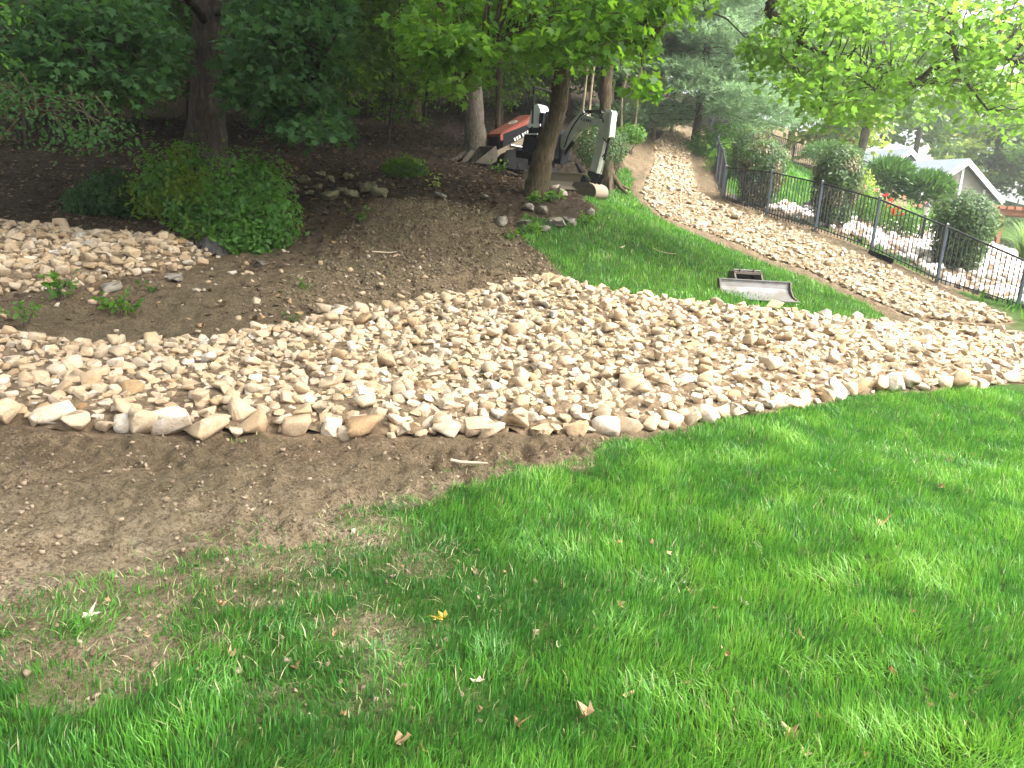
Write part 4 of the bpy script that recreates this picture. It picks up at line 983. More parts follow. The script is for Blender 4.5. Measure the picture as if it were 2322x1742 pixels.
for ik, (px, py) in enumerate(sorted([(1963, 423), (1990, 430), (1985, 432), (2050, 448), (2074, 466), (2087, 467), (1998, 442), (2100, 462)])): bloom(px, py, 22, .05, 'flower_pink', ORD[ik] + ' pale pink rose from the left above the fence rail')
def tuft(label, px, py, Y, h, n, spread, rng, name='ornamental_grass'):
    b = P(px, py, Y); bz = H(b.x, b.y); t = thing(name, label, 'grass clump', (b.x, b.y, bz)); V = []; F = []; T = []; k = 0
    for i in range(n):
        a = rng.random() * 2 * PI; s = spread * (.3 + .7 * rng.random()); hh = h * (.6 + .5 * rng.random()); w = .016
        q = np.array([-math.sin(a), math.cos(a), 0]) * w
        for j, u in enumerate((0, .35, .7, 1)):
            c = np.array([b.x + math.cos(a) * (.08 * (1 - u) + s * u ** 1.7), b.y + math.sin(a) * (.08 + s * u ** 1.7), bz + hh * (u * 1.25 - .42 * u ** 2.6)])
            V += [c - q * (1 - .8 * u), c + q * (1 - .8 * u)]
        for j in range(3): F.append((k + 2 * j, k + 2 * j + 1, k + 2 * j + 3, k + 2 * j + 2))
        T += [rng.random()] * 8; k += 8
    np_obj('blades', np.array(V), np.array(F), mat=MAT['reed'], parent=t, attrs={'tint': np.array(T)})
tuft('tall arching grass clump behind the largest clipped shrub', 2185, 490, 26, 1.5, 240, .7, br)
tuft('arching grass clump at the right edge under the pergola', 2330, 560, 20, 1.35, 260, .8, br)
tuft('grass clump left of the pergola post', 2240, 545, 30, 1.3, 200, .7, br)
# weeds on the bank and slope
def weed(label, px, py, Y, r, n, ls, mat, group=None, h=None):
    xx, yy = hit(px, py) if Y is None else (P(px, py, Y).x, P(px, py, Y).y); zz = float(HM([xx], [yy])[0]); h = h or r
    t = thing('weed', label, 'weed', (xx, yy, zz), group=group); g = Geo(); pos = []; tp = []
    for i in range(max(4, n // 7)):
        a = br.random() * 2 * PI; e = np.array([xx + math.cos(a) * r * br.random(), yy + math.sin(a) * r * br.random(), zz + h * (.45 + .7 * br.random())])
        s = np.array([xx + .02 * br.normal(), yy + .02 * br.normal(), zz - .02]); g.tube([s, (s + e) / 2 + np.array([0, 0, .15 * h]), e], [.004, .003, .002], 4)
        for j in range(7): u = .35 + .65 * br.random(); pos.append(s + (e - s) * u); tp.append(np.array([math.cos(a), math.sin(a), .2]) + br.normal(size=3) * .8)
    g.build('stems', MAT['twig'], t)['kind'] = 'stuff'; pos = np.array(pos); m = len(pos)
    leaf_obj('leaves', pos, unit(np.array(tp)), unit(br.normal(size=(m, 3)) * .5 + np.array([0, 0, 1])), ls * (.6 + .7 * br.random(m)), br.random(m), 'oval', MAT[mat], t)
weed('bright green weed in the middle of the dark bank', 278, 712, None, .20, 70, .07, 'leaf_maple')
weed('second bright weed on the dark bank just left of centre', 250, 700, None, .13, 40, .06, 'leaf_maple')
weed('dark weedy clump under the left end of the upper stones', 140, 680, None, .26, 90, .075, 'leaf_bush')
weed('low weeds at the left foot of the dark bank', 60, 745, None, .22, 60, .06, 'leaf_bush')
weed('weed tuft on the bank left of the gully', 330, 660, None, .12, 30, .05, 'leaf_bush')
weed('small weed on the rim of the gully', 690, 655, None, .10, 30, .05, 'leaf_maple')
weed('weed beside the gully at the edge of the stones', 660, 735, None, .16, 40, .05, 'leaf_bush')
weed('pale green weed on the track up the slope', 815, 500, None, .22, 60, .06, 'leaf_bush')
weed('yellow-green seedling on the slope below the grey trunk', 990, 432, None, .16, 40, .07, 'leaf_lime', h=.3)
weed('leafy weeds at the foot of the leaning maple', 1222, 470, None, .26, 80, .09, 'leaf_bush', h=.22)
weed('glossy leaves on the right side of the leaning maple foot', 1250, 462, None, .2, 60, .1, 'leaf_bush', h=.2)
weed('weeds among the rocks at the lawn corner', 1215, 528, None, .24, 80, .07, 'leaf_maple', h=.16)
weed('weeds below the round grey rock', 1165, 545, None, .2, 60, .07, 'leaf_maple', h=.15)
weed('weeds behind the pale rocks at the lawn corner', 1330, 505, None, .22, 70, .07, 'leaf_maple', h=.16)
weed('weed in front of the small red machine', 1128, 398, None, .2, 50, .09, 'leaf_bush', h=.35)
# loose leaf litter on the woodland floor and bank
lr = np.random.default_rng(6); n = 60000
r = np.sqrt(6.5 ** 2 + lr.random(n) * (32 ** 2 - 6.5 ** 2)) ; r = 6.5 + (32 - 6.5) * lr.random(n) ** 1.2; a = -R(42) + R(52) * lr.random(n)
x = r * np.sin(a); y = r * np.cos(a); g_, st_, wd_, ba_, _ = masks(x, y)
k = (lr.random(n) < np.minimum(1, 1.9 * wd_) * (.25 + .75 * sstep(.4, .6, fbm(x * .8, y * .8, 3, 91)))) & (y > back_y(x) + .1); x = x[k]; y = y[k]; n = len(x); z = HM(x, y) + .012
tp = unit(np.c_[lr.normal(size=(n, 2)), .25 * lr.normal(size=n)])
o = leaf_obj('leaf_litter', np.c_[x, y, z], tp, unit(np.c_[lr.normal(size=(n, 2)) * .45, np.ones(n)]), .05 + .06 * lr.random(n), lr.random(n) ** 1.6, 'rhomb', MAT['litter']); tag(o, 'brown leaf litter strewn over the woodland floor and bank', 'leaf litter', kind='stuff')
# dried leaves lying on the lawn
DL = [(1003, 1424, 'dry_leaf_yellow', .085, 'curled yellow leaf on the lawn, largest and brightest of the fallen leaves'), (1155, 1424, 'dry_leaf_pale', .05, 'small whitish crumpled leaf right of the yellow leaf'),
      (1262, 1484, 'dry_leaf_pale', .05, 'thin pale leaf standing in the grass near the middle of the lawn'), (1817, 1458, 'dry_leaf', .085, 'broad tan leaf right of centre on the lawn'),
      (2130, 1105, 'dry_leaf', .10, 'twisted brown leaf on the bright lawn at right'), (2150, 1045, 'dry_leaf', .09, 'brown leaf farthest right below the stones'),
      (1995, 1200, 'dry_leaf', .10, 'long orange-brown leaf beside the dark hollow in the lawn'), (1426, 1590, 'dry_leaf', .09, 'crumpled brown leaf low in the right centre of the lawn'),
      (1560, 1567, 'dry_leaf', .075, 'brown leaf right of the crumpled brown one'), (1172, 1664, 'dry_leaf', .10, 'large brown leaf near the bottom centre'),
      (1328, 1645, 'dry_leaf', .10, 'dull brown rolled leaf right of the bottom centre'), (1790, 1690, 'dry_leaf', .11, 'long pale brown leaf near the bottom right'),
      (1825, 1722, 'dry_leaf', .10, 'brown leaf touching the bottom edge at right'), (920, 1695, 'dry_leaf', .07, 'yellow-brown leaf near the bottom edge left of centre'),
      (957, 1722, 'dry_leaf', .08, 'pale brown leaf at the bottom edge left of centre'), (668, 1513, 'dry_leaf', .07, 'orange-brown leaf in the sparse grass patch'),
      (523, 1492, 'dry_leaf', .07, 'upright tan leaf in the sparse grass patch'), (909, 1287, 'dry_leaf', .06, 'small russet leaf at the edge of the bare patch'),
      (1685, 1380, 'dry_leaf_pale', .09, 'pale strip of dead leaf right of the lawn centre'), (207, 1398, 'dry_leaf_pale', .09, 'white scrap on the trampled ground at left')]
dr = np.random.default_rng(2)
def fallen(px, py, mat, s, label, group=None):
    xx, yy = hit(px, py); zz = float(HM([xx], [yy])[0]) + .014; a = dr.random() * 2 * PI
    t = TPL['maple']; w = .28 * np.abs(t[:, 0]) + .22 * (t[:, 1] - .5) ** 2 + .08 * dr.normal(size=len(t))
    q_ = t * (1 + .35 * dr.normal(size=t.shape)); cl = .5 + 1.1 * dr.random(); V = np.c_[np.sin(q_[:, 0] * 2.2 * cl) * .36, (q_[:, 1] - .5) * .9, (1 - np.cos(q_[:, 0] * 2.4 * cl)) * .45 + .3 * (q_[:, 1] - .5) ** 2 * cl + .05 * dr.normal(size=len(t))] * s * .72
    bm = nb(); vs = [bm.verts.new(v) for v in V]; c = bm.verts.new((0, 0, .02 * s))
    for i in range(len(vs)): bm.faces.new((c, vs[i], vs[(i + 1) % len(vs)]))
    me = bpy.data.meshes.new('fallen_leaf'); bm.to_mesh(me); bm.free(); me.materials.append(MAT[mat])
    at = me.attributes.new('tint', 'FLOAT', 'POINT'); at.data.foreach_set('value', np.full(len(V) + 1, dr.random(), np.float32))
    o = link(bpy.data.objects.new('fallen_leaf', me)); o.location = (xx, yy, zz); o.rotation_euler = (dr.normal() * .5, dr.normal() * .5, a); tag(o, label, 'leaf', group)
for q in DL: fallen(*q)
small = [(1404, 1242), (1475, 1248), (1518, 1270), (1374, 1350), (1405, 1390), (1545, 1322), (1566, 1345), (1086, 1260), (1197, 1253), (1072, 1308), (1143, 1306), (1350, 1445), (1410, 1465), (1640, 1490), (1620, 1390), (1670, 1590), (1655, 1620), (1648, 1500), (2020, 1540), (2160, 1590), (2065, 1395),
         (2148, 1065), (2205, 1030), (1750, 1010), (1895, 1075), (2160, 985), (2262, 980), (2300, 955), (1938, 1123), (1735, 1660), (1850, 1645), (2110, 1612), (2060, 1665), (1960, 1735), (1090, 1630), (1245, 1722), (1080, 1560), (780, 1625), (760, 1440), (345, 1460), (495, 1365), (240, 1360)]
for q in small: fallen(q[0], q[1], 'dry_leaf' if dr.random() < .95 else 'dry_leaf_pale', .035 + .03 * dr.random(), 'small dry brown leaf scrap lying in the lawn', 'small dry leaves on the lawn')

# ------------------------------------------------------------------ black picket fence
def fence_run(t, posts, n_pick, pr_=.027, pick=.015, join_pickets=False, rail=.022, phs=None, low=.10):
    "posts: [(x, y, z0, z1)]; posts, rails and pickets are parts"
    for (x, y, z0, z1) in posts:
        bm = box(nb(), (x, y, (z0 - .2 + z1) / 2), (pr_ * 2, pr_ * 2, z1 - z0 + .2)); po = bm_obj('post', bm, MAT['post_sky_sheen'], t, world=True, bevel=.004)
        bm = nb(); cyl(bm, (x, y, z1), (x, y, z1 + .02), pr_ * 1.6, pr_ * 1.6, 4); cyl(bm, (x, y, z1 + .02), (x, y, z1 + .05), pr_ * 1.5, .004, 4)
        bm.transform(Matrix.Translation((x, y, 0)) @ Matrix.Rotation(PI / 4, 4, 'Z') @ Matrix.Translation((-x, -y, 0)))
        bm_obj('post_cap', bm, MAT['black_metal'], po, world=False); po.children[0].data.transform(ROOTM[t.name].inverted())
    jm = nb()
    for a, b in zip(posts[:-1], posts[1:]):
        a = np.array(a); b = np.array(b); d = b[:2] - a[:2]; L = np.linalg.norm(d); ang = math.atan2(d[1], d[0])
        for (fa, fb, th) in ((-.03, -.03, rail * 1.5), ):
            p = Vector((a[0], a[1], a[3] + fa)); q = Vector((b[0], b[1], b[3] + fb)); M = Matrix.Translation((p + q) / 2) @ (q - p).to_track_quat('X', 'Z').to_matrix().to_4x4()
            bm_obj('top_rail', box(nb(), (0, 0, 0), ((q - p).length - .05, rail * 1.3, th), M), MAT['black_metal'], t, world=True)
        p = Vector((a[0], a[1], a[2] + low)); q = Vector((b[0], b[1], b[2] + low)); M = Matrix.Translation((p + q) / 2) @ (q - p).to_track_quat('X', 'Z').to_matrix().to_4x4()
        bm_obj('bottom_rail', box(nb(), (0, 0, 0), ((q - p).length - .05, rail * 1.3, rail), M), MAT['black_metal'], t, world=True)
        for i in range(n_pick):
            f = (i + 1) / (n_pick + 1); c = a + (b - a) * f; z0 = c[2] + .03; z1 = c[3] - .03
            if join_pickets: box(jm, (c[0], c[1], (z0 + z1) / 2), (pick, pick, z1 - z0)); continue
            o = bpy.data.objects.new('picket', PICK); link(o, t); M = ROOTM[t.name].inverted() @ Matrix.Translation((c[0], c[1], (z0 + z1) / 2)) @ Matrix.Rotation(ang, 4, 'Z') @ Matrix.Diagonal((pick, pick, z1 - z0, 1)); o.matrix_local = M
    if join_pickets: o = bm_obj('pickets', jm, MAT['black_metal'], t, world=True); o['kind'] = 'stuff'
    else: jm.free()
_bm = nb(); bmesh.ops.create_cube(_bm, size=1.0); PICK = bpy.data.meshes.new('picket'); _bm.to_mesh(PICK); _bm.free(); PICK.materials.append(MAT['black_metal'])
def post_at(px, py, Y, tx, ty):
    b = P(px, py, Y); tp = P(tx, ty, Y); return (b.x, b.y, b.z, tp.z)
posts = [post_at(1637, 452, 21, 1647, 378), post_at(1737, 491, 19.6, 1748, 388), post_at(1848, 525, 18.4, 1863, 413), post_at(1975, 570, 17, 1990, 449), post_at(2123, 643, 15.6, 2145, 511), post_at(2306, 701, 14.3, 2330, 590)]
e = posts[-1]; posts.append((e[0] + 1.25, e[1] - 1.3, e[2] - .25, e[3] - .28))
f1 = thing('picket_fence', 'black metal picket fence running down the slope beside the stone path', 'fence', posts[3][:3])
fence_run(f1, posts, 16)
c0 = posts[0]; far = P(1616, 330, 31.0); legs = []
for i in range(6):
    f = i / 5; x = c0[0] + (far.x - c0[0]) * f; y = c0[1] + (far.y - c0[1]) * f; z = H(x, y) - .02; legs.append((x, y, z if i else c0[2], (z + 1.12) if i else c0[3] - .02))
legs[0] = (c0[0] + .06, c0[1] + .11, c0[2], c0[3])
f2 = thing('picket_fence', 'black metal fence leg climbing away uphill from the corner post', 'fence', legs[0][:3])
fence_run(f2, legs, 16)
ups = [post_at(1612, 312, 46, 1616, 268), post_at(1672, 329, 45, 1677, 284), post_at(1737, 348, 44.5, 1741, 305), post_at(1795, 375, 44, 1799, 338), post_at(1862, 392, 43.5, 1866, 352), post_at(1935, 412, 42, 1940, 372), post_at(2010, 432, 41, 2016, 392)]
ups = [(x, y, H(x, y), H(x, y) + 1.15) for x, y, _, _ in ups]
f3 = thing('picket_fence', 'distant black fence crossing the hillside above the garden', 'fence', ups[2][:3])
fence_run(f3, ups, 13, join_pickets=True, pick=.02, pr_=.05, rail=.03)
bb = P(1998, 578, 16.6)
o = bm_obj('edging_board', box(nb(), (0, 0, 0), (.62, .03, .10), Matrix.Translation((bb.x, bb.y, H(bb.x, bb.y) + .05)) @ Matrix.Rotation(R(-58), 4, 'Z') @ Matrix.Rotation(R(14), 4, 'Y')), MAT['machine_black'], None, bevel=.004); tag(o, 'short black edging board lying at the foot of the fence', 'board')

# ------------------------------------------------------------------ grading bucket lying on the lawn
gx_, gy_ = hit(1716, 680); gz_ = float(HM([gx_], [gy_])[0])
gb = thing('grading_bucket', 'grey steel grading bucket lying on the upper lawn', 'bucket', (gx_, gy_, gz_ - .02), R(9))
gb.scale = (1.12, 1.0, .72)
prof = [(-.20, .03), (-.10, .035), (.00, .07), (.08, .14), (.125, .22), (.14, .30), (.14, .35)]
def shell(bm, prof, x0, x1, th):
    n = len(prof); nn = []
    for i in range(n):
        a = Vector(prof[max(i - 1, 0)]); b = Vector(prof[min(i + 1, n - 1)]); d = (b - a).normalized(); nn.append(Vector((d.y, -d.x)))
    rows = []
    for xx in (x0, x1):
        rows.append([bm.verts.new((xx, p[0], p[1])) for p in prof]); rows.append([bm.verts.new((xx, p[0] + q.x * th, p[1] + q.y * th)) for p, q in zip(prof, nn)])
    a, b, c, d = rows
    for i in range(n - 1):
        bm.faces.new((a[i], a[i + 1], c[i + 1], c[i])); bm.faces.new((b[i], d[i], d[i + 1], b[i + 1])); bm.faces.new((a[i], b[i], b[i + 1], a[i + 1])); bm.faces.new((c[i], c[i + 1], d[i + 1], d[i]))
    bm.faces.new((a[0], c[0], d[0], b[0])); bm.faces.new((a[-1], b[-1], d[-1], c[-1])); return bm
bm_obj('blade_plate', shell(nb(), prof, -.475, .475, .016), MAT['steel'], gb, smooth=False)
bm_obj('cutting_edge', box(nb(), (0, -.215, .026), (.98, .05, .016)), MAT['steel'], gb, bevel=.003)
for sx in (-1, 1):
    bm = nb(); prism(bm, [(-.21, .02), (-.05, .02), (.16, .10), (.19, .36), (.12, .37), (.07, .22), (-.02, .10)], .018, Matrix.Translation((sx * .486, 0, 0)) @ Matrix.Rotation(PI / 2, 4, 'Z')); bm_obj('side_plate', bm, MAT['steel_dark'], gb)
bm_obj('top_edge', box(nb(), (0, .15, .362), (.99, .05, .018)), MAT['steel'], gb, bevel=.003)
for sx in (-1, 1):
    bm = nb(); prism(bm, [(.14, .06), (.50, .06), (.44, .50), (.26, .52), (.20, .40), (.14, .34)], .022, Matrix.Translation((-.06 + sx * .185, 0, 0)) @ Matrix.Rotation(PI / 2, 4, 'Z')); bm_obj('ear_plate', bm, MAT['steel_dark'], gb)
bm_obj('bracket_top', box(nb(), (-.06, .325, .485), (.39, .17, .05)), MAT['steel_dark'], gb, bevel=.006)
bm_obj('bracket_back', box(nb(), (-.06, .46, .30), (.35, .02, .36)), MAT['machine_black'], gb)
for sx in (-.5, .5):
    bm = nb(); th = [i * PI / 9 for i in range(10)]
    prism(bm, [(.05 * math.cos(a) + .30, .05 * math.sin(a) + .515) for a in th], .028, Matrix.Translation((-.06 + sx * .19, 0, 0)) @ Matrix.Rotation(PI / 2, 4, 'Z')); bm_obj('hook', bm, MAT['steel_dark'], gb, bevel=.004)
bm_obj('pin', cyl(nb(), (-.25, .30, .54), (.13, .30, .54), .016), MAT['steel'], gb)

# ------------------------------------------------------------------ mini excavator
F0 = P(1277, 345, 17.3); dv = Vector((.80, -.60, 0)); nv = Vector((.60, .80, 0))
slew = Vector((F0.x, F0.y, 0)) - dv * .55; slew.z = H(slew.x, slew.y)
ex = thing('mini_excavator', 'small white and black tracked excavator parked behind the leaning maple', 'excavator', tuple(slew))
MP = Matrix(((dv.x, nv.x, 0, F0.x), (dv.y, nv.y, 0, F0.y), (0, 0, 1, 0), (0, 0, 0, 1)))
def bp(cx, cy):      # detail-crop coordinates -> photo pixel -> point in the boom's plane (along, height)
    q = PV(1050 + cx / 5.53, 220 + cy / 5.53, F0, nv); return ((q - F0).dot(dv), q.z)
boom = [bp(*q) for q in [(1215, 590), (1290, 450), (1400, 300), (1475, 215), (1500, 165), (1535, 178), (1550, 232), (1640, 262), (1745, 285), (1760, 320), (1745, 352), (1600, 358), (1550, 405), (1485, 405), (1440, 450), (1290, 668), (1225, 640)]]
bo = bm_obj('boom', prism(nb(), boom, .17, MP), MAT['machine_grey'], ex, world=True, bevel=.008)
armp = [bp(*q) for q in [(1765, 262), (1815, 172), (1885, 175), (1900, 205), (1885, 300), (1864, 500), (1800, 545), (1695, 960), (1612, 945), (1655, 740), (1740, 350)]]
arm = bm_obj('arm', prism(nb(), armp, .15, MP), MAT['machine_grey'], ex, world=True, bevel=.008)
# raised cheek plates on the arm's front edge
for sy in (-1, 1):
    cheek = [bp(*q) for q in [(1822, 166), (1888, 170), (1905, 205), (1890, 300), (1868, 510), (1850, 515), (1862, 380), (1872, 200), (1830, 200)]]
    bm_obj('cheek_plate', prism(nb(), cheek, .022, MP @ Matrix.Translation((0, sy * .088, 0))), MAT['white'], ex, world=True, bevel=.003)
def cylr(name, a, b, ra, rb, frac, yoff=0.0, mat='machine_black'):
    a = MP @ Vector((bp(*a)[0], yoff, bp(*a)[1])); b = MP @ Vector((bp(*b)[0], yoff, bp(*b)[1])); m = a + (b - a) * frac
    c = bm_obj(name, cyl(nb(), a, m, ra, ra, 14), MAT[mat], ex, smooth=False, world=True)
    bm = cyl(nb(), m, b, rb, rb, 10); bm.transform(ROOTM[ex.name].inverted()); me = bpy.data.meshes.new('rod'); bm.to_mesh(me); bm.free(); me.materials.append(MAT['chrome']); link(bpy.data.objects.new('rod', me), c)
cylr('arm_cylinder', (1520, 182), (1850, 192), .034, .018, .66, 0)
cylr('boom_cylinder', (1235, 770), (1485, 420), .042, .022, .62, 0)
cylr('bucket_cylinder', (1835, 500), (1730, 975), .03, .017, .62, 0)
bm = nb(); prism(bm, [bp(*q) for q in [(1195, 560), (1255, 640), (1290, 690), (1260, 840), (1190, 840)]], .26, MP); bm_obj('swing_post', bm, MAT['machine_black'], ex, world=True, bevel=.01)
for sy in (-1, 1):
    bm = nb(); prism(bm, [bp(*q) for q in [(1600, 930), (1660, 940), (1745, 985), (1735, 1020), (1690, 1090), (1680, 1160), (1620, 1150), (1640, 1040), (1590, 980)]], .025, MP @ Matrix.Translation((0, sy * .09, 0))); bm_obj('link_plate', bm, MAT['machine_black'], ex, world=True, bevel=.004)
bm = nb(); prism(bm, [bp(*q) for q in [(1455, 815), (1490, 850), (1600, 1030), (1620, 1160), (1545, 1170), (1520, 1010)]], .10, MP @ Matrix.Translation((0, -.13, 0))); bm_obj('thumb', bm, MAT['machine_black'], ex, world=True, bevel=.006)
# bucket: curved shell with side plates
shellp = [(v.x, v.z) for v in smooth_path([Vector((bp(*q)[0], 0, bp(*q)[1])) for q in [(1370, 1195), (1480, 1262), (1560, 1292), (1640, 1300), (1705, 1280), (1742, 1235), (1745, 1170), (1715, 1115), (1660, 1085)]], 3)]
bm = nb(); W = .24
inn = []
for i, p in enumerate(shellp):
    a = Vector(shellp[max(i - 1, 0)]); b = Vector(shellp[min(i + 1, len(shellp) - 1)]); t_ = (b - a).normalized(); inn.append((p[0] - t_.y * .02, p[1] + t_.x * .02))
rows = [[bm.verts.new(MP @ Vector((p[0], sy * W, p[1]))) for p in pl] for sy in (-1, 1) for pl in (shellp, inn)]
a, b, c, d = rows
for i in range(len(shellp) - 1):
    bm.faces.new((a[i], a[i + 1], c[i + 1], c[i])); bm.faces.new((b[i], d[i], d[i + 1], b[i + 1])); bm.faces.new((a[i], b[i], b[i + 1], a[i + 1])); bm.faces.new((c[i], c[i + 1], d[i + 1], d[i]))
bm.faces.new((a[0], c[0], d[0], b[0])); bm.faces.new((a[-1], b[-1], d[-1], c[-1]))
bk = bm_obj('bucket', bm, MAT['steel_mud'], ex, world=True, smooth=False)
for sy in (-1, 1): bm = prism(nb(), shellp + [bp(1560, 1075), bp(1480, 1075)], .016, MP @ Matrix.Translation((0, sy * (W + .01), 0))); bm.transform(ROOTM[ex.name].inverted()); bm_obj('side_plate', bm, MAT['steel_dark'], bk)
for k in range(4):
    bm = nb(); tx = bp(1362, 1192); prism(bm, [(tx[0] - .06, tx[1] - .015), (tx[0] + .05, tx[1] + .0), (tx[0] + .05, tx[1] + .03)], .05, MP @ Matrix.Translation((0, -W + .06 + k * .12, 0))); bm.transform(ROOTM[ex.name].inverted()); bm_obj('tooth', bm, MAT['steel'], bk)
bm_obj('coupler_tube', cyl(nb(), MP @ Vector((bp(1610, 1190)[0], -.17, bp(1610, 1190)[1])), MP @ Vector((bp(1610, 1190)[0], .17, bp(1610, 1190)[1])), .045, .045, 14), MAT['steel_mud'], ex, world=True)
# hydraulic hoses looping along the boom and arm
for (pts, yo) in (([(1300, 640), (1380, 430), (1500, 250), (1560, 215)], -.10), ([(1780, 520), (1840, 600), (1815, 700), (1770, 760)], -.09), ([(1560, 240), (1660, 200), (1760, 250), (1790, 330)], -.10), ([(1250, 700), (1330, 560), (1440, 400)], .10)):
    g = Geo(); g.tube(path_pts([MP @ Vector((bp(*q)[0], yo, bp(*q)[1])) for q in pts], 6), np.full(6 * (len(pts) - 1) + 1, .012), 6); g.build('hose', MAT['rubber'], ex)
# upper structure in the boom's frame, height above ground
UM = Matrix(((dv.x, nv.x, 0, slew.x), (dv.y, nv.y, 0, slew.y), (0, 0, 1, slew.z), (0, 0, 0, 1)))
bm_obj('deck', box(nb(), (.06, 0, .58), (.95, .84, .16), UM), MAT['machine_black'], ex, world=True, bevel=.03)
bm_obj('slew_ring', cyl(nb(), UM @ Vector((0, 0, .36)), UM @ Vector((0, 0, .51)), .30, .30, 24), MAT['machine_black'], ex, world=True)
bm = prism(nb(), [(-.34, .92), (-.06, .80), (-.02, 1.25), (-.06, 1.52), (-.16, 1.64), (-.28, 1.60), (-.36, 1.30)], .34, UM @ Matrix.Translation((.10, -.06, 0))); bm_obj('engine_hood', bm, MAT['white'], ex, world=True, bevel=.05)
bm_obj('counterweight', prism(nb(), [(-.36, .50), (-.02, .50), (-.02, .98), (-.28, 1.02)], .64, UM), MAT['machine_black'], ex, world=True, bevel=.04)
bm = box(nb(), (.24, -.05, .98), (.36, .42, .12), UM); box(bm, (.08, -.05, 1.24), (.12, .42, .44), UM); st = bm_obj('seat', bm, MAT['machine_black'], ex, world=True, bevel=.03)
for sy in (-1, 1):
    bm = box(nb(), (.10, -.05 + sy * .31, 1.05), (.42, .14, .16), UM); c = bm_obj('console', bm, MAT['machine_black'], ex, world=True, bevel=.02)
    bm = cyl(nb(), UM @ Vector((.24, -.05 + sy * .31, 1.10)), UM @ Vector((.29, -.05 + sy * .31, 1.36)), .012, .012, 8); cyl(bm, UM @ Vector((.285, -.05 + sy * .31, 1.33)), UM @ Vector((.30, -.05 + sy * .31, 1.46)), .028, .022, 8); bm.transform(ROOTM[ex.name].inverted()); bm_obj('joystick', bm, MAT['machine_black'], c)
bm_obj('front_cowl', prism(nb(), [(.36, .64), (.52, .64), (.52, 1.02), (.44, 1.14), (.36, 1.10)], .62, UM), MAT['machine_black'], ex, world=True, bevel=.02)
bm_obj('side_box', prism(nb(), [(.02, .60), (.50, .60), (.50, .86), (.02, .92)], .16, UM @ Matrix.Translation((.0, -.46, 0))), MAT['machine_black'], ex, world=True, bevel=.02)
for sy in (-.42, .42):
    bm_obj('guard_post', cyl(nb(), UM @ Vector((.0, sy, .66)), UM @ Vector((-.04, sy, 1.95)), .025), MAT['machine_black'], ex, world=True)
bm_obj('guard_bar', cyl(nb(), UM @ Vector((-.04, -.44, 1.95)), UM @ Vector((-.04, .44, 1.95)), .025), MAT['machine_black'], ex, world=True)
for (x_, z_, w_, h_) in ((.12, 1.165, .34, .05), (.05, .985, .36, .02)):
    bm_obj('hand_rail', box(nb(), (x_, -.54, z_), (w_, .03, h_), UM), MAT['white'], ex, world=True)
for (x_, z_, w_, h_) in ((.36, .74, .07, .05), (.45, .72, .08, .08), (.40, .66, .10, .04), (.48, .81, .03, .05)):
    bm_obj('warning_decal', box(nb(), (x_, -.545, z_), (w_, .006, h_), UM), MAT['decal_white'], ex, world=True)
for i, (u, w_, h_) in enumerate(((1512, 4, 9), (1545, 5, 11), (1575, 6, 8), (1600, 7, 9), (1625, 5, 9))):
    q = bp(u, 285 + (u - 1512) * .22); bm_obj('boom_lettering', box(nb(), (q[0], -.088, q[1]), (.012 * w_ / 2, .006, .012 * h_ / 2), MP), MAT['decal_dark'], ex, world=True)
# undercarriage faces the camera
bl = P(1188, 388, 17.05); br_ = P(1328, 408, 16.75); bdir = Vector((br_.x - bl.x, br_.y - bl.y, 0)); bw = bdir.length; bdir.normalize(); fw = Vector((bdir.y, -bdir.x, 0))
bc = (bl + br_) / 2; gz = H(bc.x, bc.y)
BM_ = Matrix(((bdir.x, -fw.x, 0, bc.x), (bdir.y, -fw.y, 0, bc.y), (0, 0, 1, gz), (0, 0, 0, 1)))     # local x along the blade, y towards the machine
bm = shell(nb(), [(-.06, .00), (-.01, .06), (.02, .16), (.0, .27), (-.03, .33)], -bw / 2, bw / 2, .02); bm.transform(BM_); bm_obj('dozer_blade', bm, MAT['steel_mud'], ex, world=True)
bm_obj('blade_lip', box(nb(), (0, -.02, .335), (bw, .05, .02), BM_), MAT['steel_mud'], ex, world=True, bevel=.004)
for sx in (-.22, .22):
    bm = nb(); prism(bm, [(.02, .10), (.62, .16), (.62, .26), (.02, .24)], .06, BM_ @ Matrix.Translation((sx, 0, 0)) @ Matrix.Rotation(PI / 2, 4, 'Z')); bm_obj('blade_arm', bm, MAT['machine_black'], ex, world=True)
def track_loop(L, hgt, n=14):
    r = hgt / 2; pts = []
    for i in range(n): a = -PI / 2 + PI * i / (n - 1); pts.append((L / 2 - r + r * math.cos(a), r + r * math.sin(a)))
    for i in range(n): a = PI / 2 + PI * i / (n - 1); pts.append((-L / 2 + r + r * math.cos(a), r + r * math.sin(a)))
    return pts
